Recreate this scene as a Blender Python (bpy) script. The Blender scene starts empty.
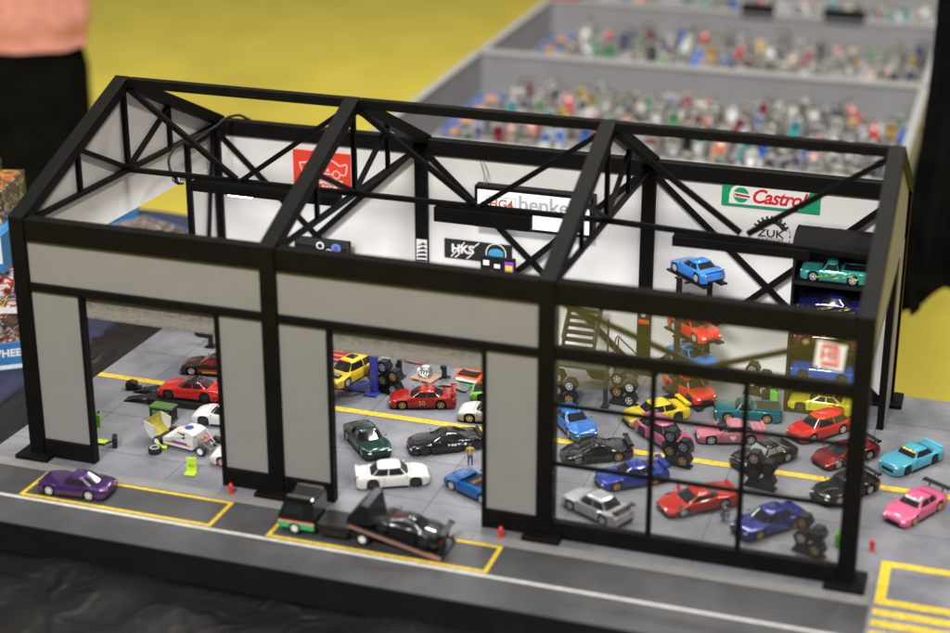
import bpy, bmesh, math, random
from mathutils import Vector, Matrix
random.seed(7)
PI = math.pi
scene = bpy.context.scene
C = scene.collection

# ------------------------------------------------------------------ materials
def _new(name):
    m = bpy.data.materials.new(name); m.use_nodes = True
    nt = m.node_tree; b = nt.nodes['Principled BSDF']
    return m, nt, b
def sin_(b, k, v):
    if k in b.inputs: b.inputs[k].default_value = v
def mat(name, col, rough=.5, metal=0., coat=0., var=.12, scale=3., bump=0., bscale=30., spec=.5, emit=None, estr=0., croughness=.05):
    """plain procedural surface: colour broken up with noise, optional bump"""
    m, nt, b = _new(name)
    tc = nt.nodes.new('ShaderNodeTexCoord'); n = nt.nodes.new('ShaderNodeTexNoise')
    n.inputs['Scale'].default_value = scale; n.inputs['Detail'].default_value = 5
    nt.links.new(tc.outputs['Object'], n.inputs['Vector'])
    r = nt.nodes.new('ShaderNodeValToRGB')
    r.color_ramp.elements[0].position = .3; r.color_ramp.elements[1].position = .7
    r.color_ramp.elements[0].color = tuple(c*(1-var) for c in col)+(1,)
    r.color_ramp.elements[1].color = tuple(min(1, c*(1+var)) for c in col)+(1,)
    nt.links.new(n.outputs['Fac'], r.inputs['Fac']); nt.links.new(r.outputs['Color'], b.inputs['Base Color'])
    b.inputs['Roughness'].default_value = rough; b.inputs['Metallic'].default_value = metal
    sin_(b, 'Coat Weight', coat); sin_(b, 'Coat Roughness', croughness); sin_(b, 'Specular IOR Level', spec)
    if emit:
        b.inputs['Emission Color'].default_value = tuple(emit)+(1,); b.inputs['Emission Strength'].default_value = estr
    if bump:
        n2 = nt.nodes.new('ShaderNodeTexNoise'); n2.inputs['Scale'].default_value = bscale; n2.inputs['Detail'].default_value = 6
        nt.links.new(tc.outputs['Object'], n2.inputs['Vector'])
        bp = nt.nodes.new('ShaderNodeBump'); bp.inputs['Strength'].default_value = bump; bp.inputs['Distance'].default_value = .05
        nt.links.new(n2.outputs['Fac'], bp.inputs['Height']); nt.links.new(bp.outputs['Normal'], b.inputs['Normal'])
    return m
_paint = {}
def paint(col, flake=.15):
    k = tuple(round(c, 3) for c in col)+(flake,)
    if k not in _paint:
        m = mat('car_paint', tuple(c*.7 for c in col), rough=.26, metal=flake, coat=1., var=.05, scale=2., bump=.03, bscale=6, spec=.15, croughness=.03)
        _paint[k] = m
    return _paint[k]

def floor_material(name, base, dark, bw=11., bh=6.5, ox=0., oy=0., mort=.035, line=(.06,.06,.065)):
    m, nt, b = _new(name)
    tc = nt.nodes.new('ShaderNodeTexCoord')
    mp = nt.nodes.new('ShaderNodeMapping'); mp.inputs['Location'].default_value = (ox, oy, 0)
    nt.links.new(tc.outputs['Object'], mp.inputs['Vector'])
    n = nt.nodes.new('ShaderNodeTexNoise'); n.inputs['Scale'].default_value = .16; n.inputs['Detail'].default_value = 8; n.inputs['Roughness'].default_value = .62
    n3 = nt.nodes.new('ShaderNodeTexNoise'); n3.inputs['Scale'].default_value = 9; n3.inputs['Detail'].default_value = 4
    nt.links.new(mp.outputs['Vector'], n.inputs['Vector']); nt.links.new(mp.outputs['Vector'], n3.inputs['Vector'])
    r = nt.nodes.new('ShaderNodeValToRGB'); r.color_ramp.elements[0].position = .40; r.color_ramp.elements[1].position = .60
    r.color_ramp.elements[0].color = tuple(dark)+(1,); r.color_ramp.elements[1].color = tuple(base)+(1,)
    nt.links.new(n.outputs['Fac'], r.inputs['Fac'])
    mx = nt.nodes.new('ShaderNodeMixRGB'); mx.blend_type = 'MULTIPLY'; mx.inputs['Fac'].default_value = .35
    r3 = nt.nodes.new('ShaderNodeValToRGB'); r3.color_ramp.elements[0].color = (.55,.55,.55,1); r3.color_ramp.elements[1].color = (1.1,1.1,1.1,1)
    nt.links.new(n3.outputs['Fac'], r3.inputs['Fac'])
    nt.links.new(r.outputs['Color'], mx.inputs['Color1']); nt.links.new(r3.outputs['Color'], mx.inputs['Color2'])
    n4 = nt.nodes.new('ShaderNodeTexNoise'); n4.inputs['Scale'].default_value = .55; n4.inputs['Detail'].default_value = 9; n4.inputs['Roughness'].default_value = .7
    nt.links.new(mp.outputs['Vector'], n4.inputs['Vector'])
    r4 = nt.nodes.new('ShaderNodeValToRGB'); r4.color_ramp.elements[0].position = .56; r4.color_ramp.elements[1].position = .74; r4.color_ramp.elements[0].color = (1,1,1,1); r4.color_ramp.elements[1].color = (.68,.67,.66,1)
    nt.links.new(n4.outputs['Fac'], r4.inputs['Fac'])
    m4 = nt.nodes.new('ShaderNodeMixRGB'); m4.blend_type = 'MULTIPLY'; m4.inputs['Fac'].default_value = 1.
    nt.links.new(mx.outputs['Color'], m4.inputs['Color1']); nt.links.new(r4.outputs['Color'], m4.inputs['Color2'])
    out = m4.outputs['Color']
    if bw:
        br = nt.nodes.new('ShaderNodeTexBrick'); br.offset = 0; br.squash = 1
        br.inputs['Scale'].default_value = 1; br.inputs['Brick Width'].default_value = bw; br.inputs['Row Height'].default_value = bh
        br.inputs['Mortar Size'].default_value = mort; br.inputs['Mortar Smooth'].default_value = .3
        br.inputs['Color1'].default_value = (1,1,1,1); br.inputs['Color2'].default_value = (.88,.88,.9,1)
        br.inputs['Mortar'].default_value = (.2,.2,.22,1)
        nt.links.new(mp.outputs['Vector'], br.inputs['Vector'])
        m2 = nt.nodes.new('ShaderNodeMixRGB'); m2.blend_type = 'MULTIPLY'; m2.inputs['Fac'].default_value = 1
        nt.links.new(out, m2.inputs['Color1']); nt.links.new(br.outputs['Color'], m2.inputs['Color2']); out = m2.outputs['Color']
    nt.links.new(out, b.inputs['Base Color']); b.inputs['Roughness'].default_value = .55
    bp = nt.nodes.new('ShaderNodeBump'); bp.inputs['Strength'].default_value = .15; bp.inputs['Distance'].default_value = .03
    nt.links.new(n3.outputs['Fac'], bp.inputs['Height']); nt.links.new(bp.outputs['Normal'], b.inputs['Normal'])
    return m

def wave_material(name, c1, c2, scale, direction='Z', dist=1.5, rough=.6, bump=.4):
    m, nt, b = _new(name)
    tc = nt.nodes.new('ShaderNodeTexCoord'); w = nt.nodes.new('ShaderNodeTexWave'); w.bands_direction = direction
    w.inputs['Scale'].default_value = scale; w.inputs['Distortion'].default_value = dist; w.inputs['Detail'].default_value = 3; w.inputs['Detail Scale'].default_value = 2
    nt.links.new(tc.outputs['Object'], w.inputs['Vector'])
    r = nt.nodes.new('ShaderNodeValToRGB'); r.color_ramp.elements[0].color = tuple(c1)+(1,); r.color_ramp.elements[1].color = tuple(c2)+(1,)
    nt.links.new(w.outputs['Fac'], r.inputs['Fac']); nt.links.new(r.outputs['Color'], b.inputs['Base Color'])
    b.inputs['Roughness'].default_value = rough
    bp = nt.nodes.new('ShaderNodeBump'); bp.inputs['Strength'].default_value = bump; bp.inputs['Distance'].default_value = .05
    nt.links.new(w.outputs['Fac'], bp.inputs['Height']); nt.links.new(bp.outputs['Normal'], b.inputs['Normal'])
    return m

def glass_material(name, tint, gloss=.12, rough=.02, haze=None):
    m = bpy.data.materials.new(name); m.use_nodes = True; nt = m.node_tree; nt.nodes.clear()
    o = nt.nodes.new('ShaderNodeOutputMaterial'); t = nt.nodes.new('ShaderNodeBsdfTransparent'); g = nt.nodes.new('ShaderNodeBsdfGlossy')
    t.inputs['Color'].default_value = tuple(tint)+(1,); g.inputs['Roughness'].default_value = rough; g.inputs['Color'].default_value = (1,1,1,1)
    mx = nt.nodes.new('ShaderNodeMixShader'); fr = nt.nodes.new('ShaderNodeFresnel'); fr.inputs['IOR'].default_value = 1.45
    ad = nt.nodes.new('ShaderNodeMath'); ad.operation = 'ADD'; ad.inputs[1].default_value = gloss-.04; ad.use_clamp = True
    nt.links.new(fr.outputs['Fac'], ad.inputs[0]); nt.links.new(ad.outputs[0], mx.inputs['Fac'])
    nt.links.new(t.outputs[0], mx.inputs[1]); nt.links.new(g.outputs[0], mx.inputs[2]); last = mx
    if haze:
        d = nt.nodes.new('ShaderNodeBsdfDiffuse'); d.inputs['Color'].default_value = tuple(haze)+(1,)
        m2 = nt.nodes.new('ShaderNodeMixShader'); m2.inputs['Fac'].default_value = .012
        nt.links.new(mx.outputs[0], m2.inputs[1]); nt.links.new(d.outputs[0], m2.inputs[2]); last = m2
    nt.links.new(last.outputs[0], o.inputs['Surface'])
    return m

M = dict(
 black=mat('matte_black_frame', (.0040,.0036,.0030), .55, var=.3, scale=.8, bump=.2, bscale=9, spec=.13),
 black2=mat('satin_black', (.008,.008,.009), .35, var=.2, spec=.35),
 panel=mat('grey_panel', (.255,.249,.236), .6, var=.035, scale=.5, bump=.05, bscale=3),
 white=mat('white_wall_board', (.74,.73,.71), .6, var=.035, scale=.3, bump=.05, bscale=2),
 glass=glass_material('window_glass', (.975,.975,.96), .024, .02, (.30,.29,.25)),
 roller=wave_material('roller_shutter', (.13,.12,.10), (.30,.28,.235), 1.6, 'Z', 4.0, .55, .5),
 yellowline=mat('yellow_road_paint', (.60,.42,.015), .6, var=.3, scale=2.5),
 whiteline=mat('white_road_paint', (.48,.48,.46), .6, var=.18, scale=1.5),
 cloth=mat('black_satin_cloth', (.0065,.006,.0055), .45, var=.3, scale=.2, bump=1., bscale=.33, spec=.28),
 navy=mat('navy_cloth', (.012,.016,.045), .8, var=.3, scale=.2, bump=.3, bscale=.6),
 hall=mat('yellow_hall_floor', (.93,.77,.10), .6, var=.10, scale=.04),
 traygrey=mat('grey_tray_board', (.27,.27,.275), .7, var=.06, scale=.2),
 trayrim=mat('grey_tray_rim', (.31,.31,.31), .6, var=.06, scale=.2),
 carglass=mat('smoked_car_glass', (.012,.012,.014), .08, coat=.6, var=.1),
 tyre=mat('rubber', (.008,.008,.008), .75, var=.2),
 chrome=mat('chrome', (.78,.78,.78), .28, metal=.55, var=.05),
 gold=mat('gold_rim', (.66,.44,.13), .3, metal=.5, var=.08),
 rimwhite=mat('white_rim', (.75,.75,.74), .35, var=.05),
 rimdark=mat('gunmetal_rim', (.07,.07,.075), .3, metal=.8, var=.05),
 lamp=mat('lamp_lens', (.75,.76,.78), .12, coat=1., var=.1, scale=20),
 tail=mat('red_lens', (.35,.01,.01), .15, coat=1., var=.1),
 trim=mat('black_trim', (.009,.009,.010), .45, var=.15, spec=.3),
 red=mat('red_plastic', (.55,.03,.02), .4, coat=.3), blue=mat('blue_enamel', (.03,.045,.30), .35, coat=.5),
 green=mat('green_plastic', (.12,.42,.05), .45), lime=mat('lime_plastic', (.48,.68,.04), .45),
 white_p=mat('white_plastic', (.8,.8,.78), .4), steel=mat('dull_steel', (.36,.35,.34), .38, metal=.8, var=.25, scale=6),
 wood=mat('pale_wood', (.42,.27,.17), .6, var=.25, scale=5), darkgrey=mat('dark_grey_metal', (.022,.022,.026), .45, metal=.2, spec=.3),
 skin=mat('skin', (.55,.32,.22), .6), denim=mat('dark_denim', (.03,.05,.13), .8), ytop=mat('yellow_shirt', (.42,.30,.03), .8),
 bluejean=mat('blue_jeans', (.08,.2,.45), .8), pinktop=mat('pink_shirt', (.8,.18,.38), .8), browntop=mat('brown_shirt', (.12,.06,.04), .8),
 hair=mat('brown_hair', (.05,.03,.02), .7), sweater=mat('salmon_knit', (.62,.27,.24), .9, var=.15, scale=.6, bump=.5, bscale=1.2),
 trousers=mat('black_trousers', (.006,.006,.006), .9, var=.3, scale=.2, spec=.0), orange=mat('orange_paint', (.75,.13,.03), .4, coat=.3),
 decal_y=mat('yellow_decal', (.8,.6,.05), .4), decal_w=mat('white_decal', (.8,.8,.8), .4), decal_r=mat('red_decal', (.6,.03,.03), .4),
 litwhite=mat('lit_sign_face', (.9,.9,.9), .4, emit=(1,1,1), estr=.6, var=.0), ledglow=mat('led_glow', (1,1,1), .4, emit=(1,.97,.9), estr=14, var=0),
 signgrey=mat('sign_grey_letters', (.42,.42,.43), .5), signgreen=mat('sign_green', (.0,.30,.13), .4, coat=.2, var=.03), signred=mat('sign_red', (.80,.05,.025), .45, var=.03),
 signwhite=mat('sign_white', (.82,.81,.79), .45, var=.02), letterred=mat('letter_red', (.62,.015,.03), .45, var=.02), ink=mat('black_ink', (.015,.015,.015), .5),
 cyan=mat('cyan_print', (.05,.35,.6), .5), purple=mat('purple_print', (.25,.05,.5), .5), stone=mat('light_paving', (.185,.185,.182), .7, var=.1, scale=.8, bump=.2),
)
M['floor'] = floor_material('garage_floor_screed', (.215,.217,.237), (.140,.142,.160), 11., 6.6, ox=.6, oy=.7, mort=.04)
M['road'] = floor_material('dark_asphalt', (.060,.060,.062), (.040,.040,.042), 0, 0)
M['roadlight'] = floor_material('worn_asphalt', (.070,.070,.072), (.048,.048,.050), 0, 0)

for n_ in M['cloth'].node_tree.nodes:
    if n_.type == 'BUMP': n_.inputs['Distance'].default_value = .3
    if n_.type == 'TEX_NOISE' and abs(n_.inputs['Scale'].default_value-.33) < .01: n_.inputs['Distortion'].default_value = 1.2; n_.inputs['Detail'].default_value = 3; n_.noise_type = 'RIDGED_MULTIFRACTAL'
# ------------------------------------------------------------------ mesh builder
class MB:
    def __init__(s): s.v = []; s.f = []; s.mi = []; s.mats = []; s.cur = 0
    def use(s, m):
        if m not in s.mats: s.mats.append(m)
        s.cur = s.mats.index(m); return s
    def _add(s, vs, fs):
        o = len(s.v); s.v += [tuple(v) for v in vs]; s.f += [tuple(i+o for i in f) for f in fs]; s.mi += [s.cur]*len(fs); return s
    def box(s, x0, y0, z0, x1, y1, z1):
        return s._add([(x0,y0,z0),(x1,y0,z0),(x1,y1,z0),(x0,y1,z0),(x0,y0,z1),(x1,y0,z1),(x1,y1,z1),(x0,y1,z1)],
                      [(0,3,2,1),(4,5,6,7),(0,1,5,4),(1,2,6,5),(2,3,7,6),(3,0,4,7)])
    def bar(s, p, q, w, h=None, up=(0,0,1)):
        h = h or w; p = Vector(p); q = Vector(q); d = (q-p).normalized(); u = Vector(up)
        if abs(d.dot(u)) > .98: u = Vector((1,0,0))
        a = d.cross(u).normalized()*w/2; b = a.cross(d).normalized()*h/2
        vs = [p-a-b,p+a-b,p+a+b,p-a+b,q-a-b,q+a-b,q+a+b,q-a+b]
        return s._add(vs, [(0,1,2,3),(7,6,5,4),(4,5,1,0),(5,6,2,1),(6,7,3,2),(7,4,0,3)])
    def cyl(s, p, q, r0, r1=None, n=16):
        r1 = r0 if r1 is None else r1; p = Vector(p); q = Vector(q); d = (q-p).normalized(); u = Vector((0,0,1))
        if abs(d.dot(u)) > .98: u = Vector((1,0,0))
        a = d.cross(u).normalized(); b = d.cross(a).normalized()
        vs = [p+a*r0*math.cos(2*PI*i/n)+b*r0*math.sin(2*PI*i/n) for i in range(n)]+[q+a*r1*math.cos(2*PI*i/n)+b*r1*math.sin(2*PI*i/n) for i in range(n)]
        return s._add(vs, [(i,(i+1)%n,n+(i+1)%n,n+i) for i in range(n)]+[tuple(range(n))[::-1], tuple(range(n,2*n))])
    def lathe(s, pts, n=18, axis='z', c=(0,0,0)):
        """pts = [(r, h)]"""
        vs = []
        for r, h in pts:
            for i in range(n):
                a = 2*PI*i/n
                if axis == 'z': vs.append((c[0]+r*math.cos(a), c[1]+r*math.sin(a), c[2]+h))
                else: vs.append((c[0]+r*math.cos(a), c[1]+h, c[2]+r*math.sin(a)))
        k = len(pts); fs = [(j*n+i, j*n+(i+1)%n, (j+1)*n+(i+1)%n, (j+1)*n+i) for j in range(k-1) for i in range(n)]
        fs += [tuple(range(n))[::-1], tuple(range((k-1)*n, k*n))]
        return s._add(vs, fs)
    def grid(s, rows, close=False):
        """rows of equally many points"""
        n = len(rows[0]); vs = [p for r in rows for p in r]
        fs = [(j*n+i, j*n+i+1, (j+1)*n+i+1, (j+1)*n+i) for j in range(len(rows)-1) for i in range(n-1)]
        if close: fs += [(j*n+n-1, j*n, (j+1)*n, (j+1)*n+n-1) for j in range(len(rows)-1)]
        return s._add(vs, fs)
    def poly(s, pts, thick=0, nrm=(0,0,1)):
        n = len(pts); nv = Vector(nrm)*thick
        if not thick: return s._add(pts, [tuple(range(n))])
        vs = [Vector(p) for p in pts]+[Vector(p)+nv for p in pts]
        return s._add(vs, [tuple(range(n))[::-1], tuple(range(n,2*n))]+[(i,(i+1)%n,n+(i+1)%n,n+i) for i in range(n)])
    def ball(s, c, rx, ry, rz, n=12, m=7):
        rows = []
        for j in range(m+1):
            t = PI*j/m; rows.append([(c[0]+rx*math.sin(t)*math.cos(2*PI*i/n), c[1]+ry*math.sin(t)*math.sin(2*PI*i/n), c[2]+rz*math.cos(t)) for i in range(n)])
        return s.grid(rows, True)
    def tube(s, pts, r, n=8):
        pts = [Vector(p) for p in pts]; rows = []
        for i, p in enumerate(pts):
            d = (pts[min(i+1,len(pts)-1)]-pts[max(i-1,0)]).normalized(); u = Vector((0,0,1)) if abs(d.z) < .9 else Vector((1,0,0))
            a = d.cross(u).normalized(); b = d.cross(a)
            rows.append([p+a*r*math.cos(2*PI*k/n)+b*r*math.sin(2*PI*k/n) for k in range(n)])
        return s.grid(rows, True)
    def xf(s, mtx):
        s.v = [tuple(mtx @ Vector(p)) for p in s.v]; return s
    def build(s, name, m=None, parent=None, world=True, bevel=0, smooth=None):
        off = Vector((0,0,0))
        if parent is not None and world:
            p = parent
            while p is not None: off += p.location; p = p.parent
        vs = [Vector(v)-off for v in s.v]
        lo = Vector((min(v.x for v in vs), min(v.y for v in vs), min(v.z for v in vs))); hi = Vector((max(v.x for v in vs), max(v.y for v in vs), max(v.z for v in vs)))
        c = Vector(((lo.x+hi.x)/2, (lo.y+hi.y)/2, lo.z))
        me = bpy.data.meshes.new(name); me.from_pydata([v-c for v in vs], [], s.f)
        for mm in (s.mats or [m]): me.materials.append(mm)
        if s.mats: me.polygons.foreach_set('material_index', s.mi)
        me.update(); bm = bmesh.new(); bm.from_mesh(me); bmesh.ops.recalc_face_normals(bm, faces=bm.faces); bm.to_mesh(me); bm.free()
        if smooth:
            me.polygons.foreach_set('use_smooth', [True]*len(me.polygons)); me.set_sharp_from_angle(angle=math.radians(smooth))
        o = bpy.data.objects.new(name, me); C.objects.link(o); o.location = c
        if parent is not None: o.parent = parent
        if bevel:
            b = o.modifiers.new('bevel', 'BEVEL'); b.width = bevel; b.segments = 2; b.limit_method = 'ANGLE'
        return o

def tag(o, label=None, cat=None, group=None, kind=None):
    if label: o['label'] = label
    if cat: o['category'] = cat
    if group: o['group'] = group
    if kind: o['kind'] = kind
    return o
def thing(name, label, cat, loc=(0,0,0), rz=0, group=None, rot=None):
    o = bpy.data.objects.new(name, None); C.objects.link(o); o.location = loc; o.rotation_euler = rot or (0,0,rz)
    o.empty_display_size = .5
    return tag(o, label, cat, group)

def text_mesh(body, size, thick=.01, shear=0., bold=0., spacing=1.):
    cu = bpy.data.curves.new('lettering', 'FONT'); cu.body = body; cu.size = size; cu.extrude = thick; cu.shear = shear; cu.offset = bold
    cu.align_x = 'CENTER'; cu.align_y = 'CENTER'; cu.space_character = spacing; cu.resolution_u = 3
    t = bpy.data.objects.new('lettering', cu); C.objects.link(t)
    dg = bpy.context.evaluated_depsgraph_get(); dg.update()
    me = bpy.data.meshes.new_from_object(t.evaluated_get(dg))
    bpy.data.objects.remove(t); bpy.data.curves.remove(cu)
    return me
def text(name, body, size, m, parent, loc, rot=(PI/2,0,0), sx=1., shear=0., bold=0., spacing=1., thick=.01):
    me = text_mesh(body, size, thick, shear, bold, spacing); me.materials.clear(); me.materials.append(m)
    o = bpy.data.objects.new(name, me); C.objects.link(o); o.parent = parent; o.location = loc; o.rotation_euler = rot; o.scale = (sx,1,1)
    return o

# ------------------------------------------------------------------ figures (one skinned surface each)
def skin_mesh(verts, edges, radii, name, m, parent, subs=1):
    me = bpy.data.meshes.new(name); me.from_pydata(verts, edges, [])
    o = bpy.data.objects.new(name, me); C.objects.link(o)
    md = o.modifiers.new('skin', 'SKIN'); md.use_smooth_shade = True
    if not me.skin_vertices: bpy.context.view_layer.objects.active = o
    if not me.skin_vertices:
        bm = bmesh.new(); bm.from_mesh(me); bm.verts.layers.skin.verify(); bm.to_mesh(me); bm.free()
    for i, sv in enumerate(me.skin_vertices[0].data):
        r = radii[i]; sv.radius = (r, r) if not isinstance(r, tuple) else r; sv.use_root = (i == 0)
    sb = o.modifiers.new('sub', 'SUBSURF'); sb.levels = subs; sb.render_levels = subs
    dg = bpy.context.evaluated_depsgraph_get(); dg.update()
    out = bpy.data.meshes.new_from_object(o.evaluated_get(dg)); out.materials.clear(); out.materials.append(m)
    out.polygons.foreach_set('use_smooth', [True]*len(out.polygons))
    bpy.data.objects.remove(o); bpy.data.meshes.remove(me)
    ob = bpy.data.objects.new(name, out); C.objects.link(ob); ob.parent = parent
    return ob

def person(label, loc, rz, h, top, legs, pose='stand', hairm=None, group=None):
    """h = standing height; joints in units of h"""
    t = thing('person', label, 'person', loc, rz, group)
    if pose in ('stand','folded'):
        J = dict(pel=(0,0,.53), waist=(0,0,.60), chest=(0,0,.72), sh=(0,0,.80), neck=(0,.0,.85), head=(0,-.01,.915), crown=(0,-.005,.965),
                 hl=(-.055,0,.50), kl=(-.06,-.012,.28), al=(-.065,.01,.05), tl=(-.07,-.07,.018), hr=(.055,0,.50), kr=(.065,-.012,.28), ar=(.075,.01,.05), tr=(.085,-.07,.018),
                 sl=(-.11,0,.79), el=(-.145,.02,.62), wl=(-.135,-.04,.48), fl=(-.13,-.06,.43), sr=(.11,0,.79), er=(.145,.02,.62), wr=(.135,-.04,.48), fr=(.13,-.06,.43))
    else:
        J = dict(pel=(0,.05,.20), waist=(0,.03,.27), chest=(0,-.03,.38), sh=(0,-.07,.45), neck=(0,-.09,.50), head=(0,-.12,.56), crown=(0,-.12,.61),
                 hl=(-.06,.03,.19), kl=(-.09,-.17,.26), al=(-.08,-.10,.04), tl=(-.08,-.18,.018), hr=(.06,.03,.19), kr=(.09,-.15,.08), ar=(.08,.05,.035), tr=(.08,.12,.02),
                 sl=(-.10,-.06,.44), el=(-.13,-.14,.32), wl=(-.08,-.24,.30), fl=(-.06,-.28,.30), sr=(.10,-.06,.44), er=(.13,-.14,.32), wr=(.07,-.24,.30), fr=(.05,-.28,.29))
    if pose == 'folded':
        J.update(sl=(-.09,0,.79), el=(-.09,-.05,.66), wl=(-.03,-.09,.70), fl=(.02,-.08,.71), sr=(.09,0,.79), er=(.09,-.05,.66), wr=(.03,-.10,.68), fr=(-.02,-.11,.69))
    R = dict(pel=.062, waist=.052, chest=.064, sh=.05, neck=.026, head=.055, crown=.035, hl=.045, kl=.032, al=.02, tl=.018, hr=.045, kr=.032, ar=.02, tr=.018,
             sl=.032, el=.024, wl=.016, fl=.014, sr=.032, er=.024, wr=.016, fr=.014)
    E = [('pel','waist'),('waist','chest'),('chest','sh'),('sh','neck'),('neck','head'),('head','crown'),('pel','hl'),('hl','kl'),('kl','al'),('al','tl'),('pel','hr'),('hr','kr'),('kr','ar'),('ar','tr'),
         ('sh','sl'),('sl','el'),('el','wl'),('wl','fl'),('sh','sr'),('sr','er'),('er','wr'),('wr','fr')]
    def sk(keys, name, m, grow=1., sub=1):
        idx = {k:i for i,k in enumerate(keys)}
        return skin_mesh([tuple(c*h for c in J[k]) for k in keys], [(idx[a],idx[b]) for a,b in E if a in idx and b in idx], [R[k]*h*grow for k in keys], name, m, t, sub)
    if pose == 'folded':
        for kk in ('hl','hr','kl','kr','pel'): R[kk] *= .6
    sk(list(J), 'body', M['skin'])
    if pose != 'folded': sk(['pel','hl','kl','al','hr','kr','ar'], 'trousers', legs, 1.2 if h < 10 else 1.55)
    sk(['waist','chest','sh','sl','el','sr','er','pel'] if pose != 'folded' else ['sh','sl','el','wl','sr','er','wr'], 'shirt', top, 1.2 if h < 10 else 1.3)
    hd = Vector(J['head'])*h
    b = MB(); b.ball((hd.x, hd.y+.012*h, hd.z+.02*h), .058*h, .064*h, .062*h, 14, 8); b.build('hair', hairm or M['hair'], t, world=False, smooth=80)
    b = MB()
    for sx_ in (-1,1): b.ball((hd.x+sx_*.02*h, hd.y-.052*h, hd.z+.002*h), .008*h, .006*h, .006*h, 8, 5)
    b.build('eyes', M['ink'], t, world=False)
    b = MB(); b.ball((hd.x, hd.y-.058*h, hd.z-.012*h), .008*h, .012*h, .014*h, 8, 5); b.build('nose', M['skin'], t, world=False, smooth=80)
    return t

# ------------------------------------------------------------------ toy cars
def lerp_prof(P, x):
    if x <= P[0][0]: return P[0][1]
    for (a, za), (b, zb) in zip(P, P[1:]):
        if x <= b:
            t = (x-a)/(b-a); return za+(zb-za)*t
    return P[-1][1]
TYPES = {
 # deck profile (s from the nose), greenhouse A,B,C,D, roof height, belt
 'coupe': dict(deck=[(0,.60),(.08,.74),(.3,.86),(1.2,1.0),(1.9,1.1),(4.6,1.16),(5.6,1.14),(5.9,1.06),(6,.9)], g=(1.75,2.75,4.0,5.15), H=1.62),
 'sedan': dict(deck=[(0,.66),(.08,.82),(.3,.92),(1.2,1.02),(1.8,1.08),(4.6,1.14),(5.6,1.12),(5.92,1.05),(6,.9)], g=(1.65,2.4,4.15,4.95), H=1.72),
 'hatch': dict(deck=[(0,.66),(.1,.8),(.35,.9),(1.1,1.02),(1.6,1.10),(5.0,1.18),(5.75,1.16),(5.92,1.05),(6,.8)], g=(1.5,2.35,4.95,5.75), H=1.86),
 'wagon': dict(deck=[(0,.66),(.1,.8),(.35,.9),(1.1,1.02),(1.7,1.08),(5.2,1.14),(5.8,1.12),(5.94,1.0),(6,.8)], g=(1.6,2.35,5.3,5.85), H=1.8),
 'muscle': dict(deck=[(0,.78),(.05,.95),(.3,1.0),(1.3,1.04),(2.1,1.08),(4.4,1.13),(5.2,1.1),(5.9,1.05),(6,.95)], g=(2.05,2.75,4.0,5.1), H=1.62),
 'super': dict(deck=[(0,.42),(.1,.5),(.5,.66),(1.1,.88),(1.7,.94),(4.2,1.1),(5.2,1.12),(5.9,1.05),(6,.85)], g=(1.35,2.6,3.6,5.3), H=1.42),
 'pickup': dict(deck=[(0,.8),(.05,.98),(.3,1.02),(1.3,1.06),(1.8,1.1),(3.6,1.14),(5.9,1.14),(6,1.05)], g=(1.75,2.3,3.2,3.5), H=1.72),
 'cabrio': dict(deck=[(0,.60),(.08,.74),(.3,.84),(1.2,.97),(1.9,1.04),(4.2,1.1),(5.6,1.1),(5.9,1.0),(6,.85)], g=(1.75,2.4,3.9,4.6), H=1.5),
}
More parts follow.
